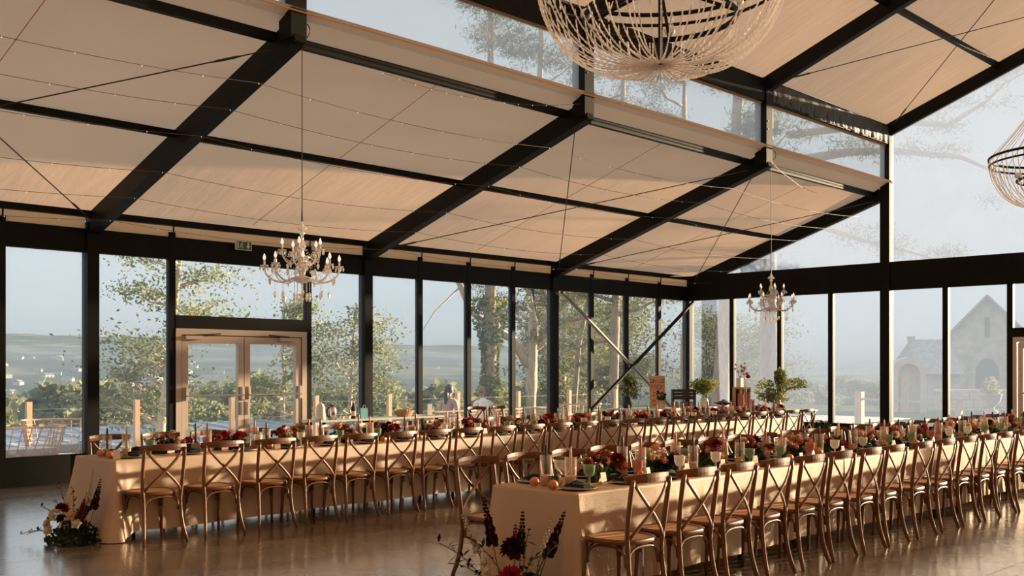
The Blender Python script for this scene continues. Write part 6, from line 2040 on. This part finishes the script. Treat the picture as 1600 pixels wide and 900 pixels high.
# ================================================================== PEOPLE on the terrace sofas
def skin_body(name, verts, edges, radii, mat, parent, root=0, sub=2):
    me = bpy.data.meshes.new(name)
    me.from_pydata(verts, edges, [])
    o = link(name, me, parent)
    md = o.modifiers.new('skin', 'SKIN')
    md.use_smooth_shade = True
    for i, r in enumerate(radii):
        sv = me.skin_vertices[0].data[i]
        sv.radius = r if hasattr(r, '__len__') else (r, r)
        sv.use_root = i == root
    s = o.modifiers.new('subdivision', 'SUBSURF')
    s.levels = sub
    s.render_levels = sub
    me.materials.append(M[mat])
    return o
def head(parent, c, yaw, pitch, hair, tail):
    """head with brow, nose, chin and ears; hair cap; local frame faces -X before yaw"""
    V, Q = [], []
    NU, NV = 20, 14
    for j in range(NV + 1):
        ph = PI * j / NV
        for i in range(NU):
            a = 2 * PI * i / NU
            x, y, z = -math.cos(a) * math.sin(ph), math.sin(a) * math.sin(ph), math.cos(ph)
            sx, sy, sz = 0.098, 0.076, 0.118
            if z < -0.2:
                k = (-z - 0.2)
                sy *= 1 - 0.35 * k
                if x > 0:
                    sx *= 1 - 0.35 * k
            px, py, pz = x * sx, y * sy, z * sz
            if x < -0.75 and abs(y) < 0.32:                # nose, lips, brow
                px -= 0.022 * math.exp(-((z + 0.14) / 0.16) ** 2) * math.exp(-(y / 0.16) ** 2)
                px -= 0.007 * math.exp(-((z + 0.52) / 0.10) ** 2)
                px += 0.008 * math.exp(-((z - 0.08) / 0.10) ** 2) * (1 - math.exp(-(y / 0.12) ** 2))
            V.append((px, py, pz))
    for j in range(NV):
        for i in range(NU):
            Q.append((j * NU + i, j * NU + (i + 1) % NU, (j + 1) * NU + (i + 1) % NU, (j + 1) * NU + i))
    he = link('head', npmesh('head', V, Q, 'skin', True), parent, c, (0, pitch, yaw))
    for s in (-1, 1):
        MB().ball((0.005, s * 0.077, -0.01), 0.022, 8, 5, 1.35).build('ear', 'skin', he, smooth=True)
        MB().ball((-0.083, s * 0.032, 0.008), 0.011, 8, 5).build('eye', 'ink', he, smooth=True)
    hv, hq = [], []
    for j in range(9):
        ph = PI * 0.62 * j / 8
        for i in range(NU):
            a = 2 * PI * i / NU
            x, y, z = -math.cos(a) * math.sin(ph), math.sin(a) * math.sin(ph), math.cos(ph)
            k = 1.16
            if x < -0.55 and z < 0.35:
                k = 0.86
            hv.append((x * 0.100 * k + 0.006, y * 0.080 * k, z * 0.120 * k))
    for j in range(8):
        for i in range(NU):
            hq.append((j * NU + i, j * NU + (i + 1) % NU, (j + 1) * NU + (i + 1) % NU, (j + 1) * NU + i))
    link('hair', npmesh('hair', hv, hq, hair, True), he)
    MB().tube(tail, [0.05, 0.062, 0.055, 0.045, 0.02][:len(tail)], 8).build('hair_length', hair, he, smooth=True)
    return he
def seated(label, loc, yaw, shirt, hair, bend, head_pitch, tail, head_yaw=0.0):
    """seated figure facing local -X; pelvis over the cushion"""
    t = thing('person', label, 'person', loc, yaw)
    cb, sb = math.sin(bend), math.cos(bend)
    def up(d):                                            # point d metres up the bent spine
        k = d / 0.55
        return (-d * cb * (0.5 + 0.5 * k), 0, 0.45 + d * sb)
    sh = up(0.50)
    V = [(0, 0, 0.46), up(0.18), up(0.36), up(0.48), up(0.58)]
    rad = [(0.15, 0.12), (0.135, 0.10), (0.15, 0.105), (0.10, 0.085), (0.05, 0.05)]
    E_ = [(0, 1), (1, 2), (2, 3), (3, 4)]
    for s in (-1, 1):
        k = len(V)
        V += [(sh[0], s * 0.17, sh[2] - 0.03), (sh[0] + 0.0, s * 0.215, sh[2] - 0.28), (sh[0] - 0.20, s * 0.15, sh[2] - 0.36), (sh[0] - 0.27, s * 0.12, sh[2] - 0.35)]
        rad += [0.062, 0.048, 0.036, 0.030]
        E_ += [(3, k), (k, k + 1), (k + 1, k + 2), (k + 2, k + 3)]
        k = len(V)
        V += [(-0.05, s * 0.09, 0.45), (-0.42, s * 0.10, 0.46), (-0.46, s * 0.10, 0.10), (-0.52, s * 0.10, 0.045), (-0.62, s * 0.10, 0.035)]
        rad += [0.085, 0.058, 0.042, 0.038, 0.028]
        E_ += [(0, k), (k, k + 1), (k + 1, k + 2), (k + 2, k + 3), (k + 3, k + 4)]
    skin_body('body', V, E_, rad, shirt, t)
    for s in (-1, 1):                                     # hands: palm, four fingers, thumb, resting on the thighs
        hx0, hy0, hz0 = sh[0] - 0.29, s * 0.115, sh[2] - 0.36
        hb = MB().tube([(hx0 + 0.03, hy0, hz0 + 0.005), (hx0, hy0, hz0), (hx0 - 0.05, hy0 - s * 0.005, hz0 - 0.01)], [0.022, 0.036, 0.034], 8, (1, 0.5))
        for q in range(4):
            oy = (q - 1.5) * 0.018
            ln = (0.062, 0.075, 0.070, 0.052)[q]
            hb.tube([(hx0 - 0.045, hy0 + oy, hz0 - 0.008), (hx0 - 0.045 - ln * 0.55, hy0 + oy, hz0 - 0.014), (hx0 - 0.045 - ln, hy0 + oy, hz0 - 0.035)], [0.009, 0.0085, 0.006], 6)
        hb.tube([(hx0 - 0.005, hy0 - s * 0.03, hz0), (hx0 - 0.035, hy0 - s * 0.052, hz0 - 0.008), (hx0 - 0.06, hy0 - s * 0.055, hz0 - 0.018)], [0.011, 0.010, 0.007], 6)
        hb.build('hand', 'skin', t, smooth=True)
    nk = up(0.56)
    hc = (up(0.70)[0] - 0.05 * cb - 0.015, 0, up(0.70)[2] + 0.02)
    MB().tube([nk, (hc[0] + 0.01, 0, hc[2] - 0.05)], [0.052, 0.048], 10).build('neck', 'skin', t, smooth=True)
    head(t, hc, head_yaw, head_pitch, hair, tail)
    return t
seated('person with long dark hair and taupe top on a terrace sofa, seen from behind', (-16.98, 15.62, -0.06), R(-72), 'shirt_taupe', 'hair_dark', 0.05, 0.0,
       [(0.06, 0, 0.03), (0.10, 0, -0.06), (0.11, 0.0, -0.17), (0.10, 0, -0.28), (0.09, 0, -0.36)], R(-10))
seated('person with fair hair in white top bending forward on a terrace sofa', (-16.95, 16.72, -0.06), R(-30), 'shirt_white', 'hair_fair', 0.42, R(-35),
       [(0.04, 0, 0.05), (0.085, 0, -0.02), (0.08, 0, -0.09), (0.06, 0, -0.13)], R(-25))


# ================================================================== AIR: thin haze lying over the valley
m = bpy.data.materials.new('valley_haze')
m.use_nodes = True
nt = m.node_tree
nt.nodes.remove(nt.nodes['Principled BSDF'])
vsn = nt.nodes.new('ShaderNodeVolumeScatter')
vsn.inputs['Color'].default_value = (0.24, 0.32, 0.44, 1)
vsn.inputs['Density'].default_value = 0.0009
vsn.inputs['Anisotropy'].default_value = 0.0
van = nt.nodes.new('ShaderNodeVolumeAbsorption')
van.inputs['Color'].default_value = (0.24, 0.32, 0.44, 1)
van.inputs['Density'].default_value = 0.0009
add = nt.nodes.new('ShaderNodeAddShader')
nt.links.new(vsn.outputs['Volume'], add.inputs[0])
nt.links.new(van.outputs['Volume'], add.inputs[1])
nt.links.new(add.outputs['Shader'], nt.nodes['Material Output'].inputs['Volume'])
M['haze'] = m
hz = MB().box((-6000, -1500, -80), (-60, 7000, 32)).build('haze', 'haze')
tag(hz, 'thin blue haze lying over the distant valley', 'haze', kind='stuff')
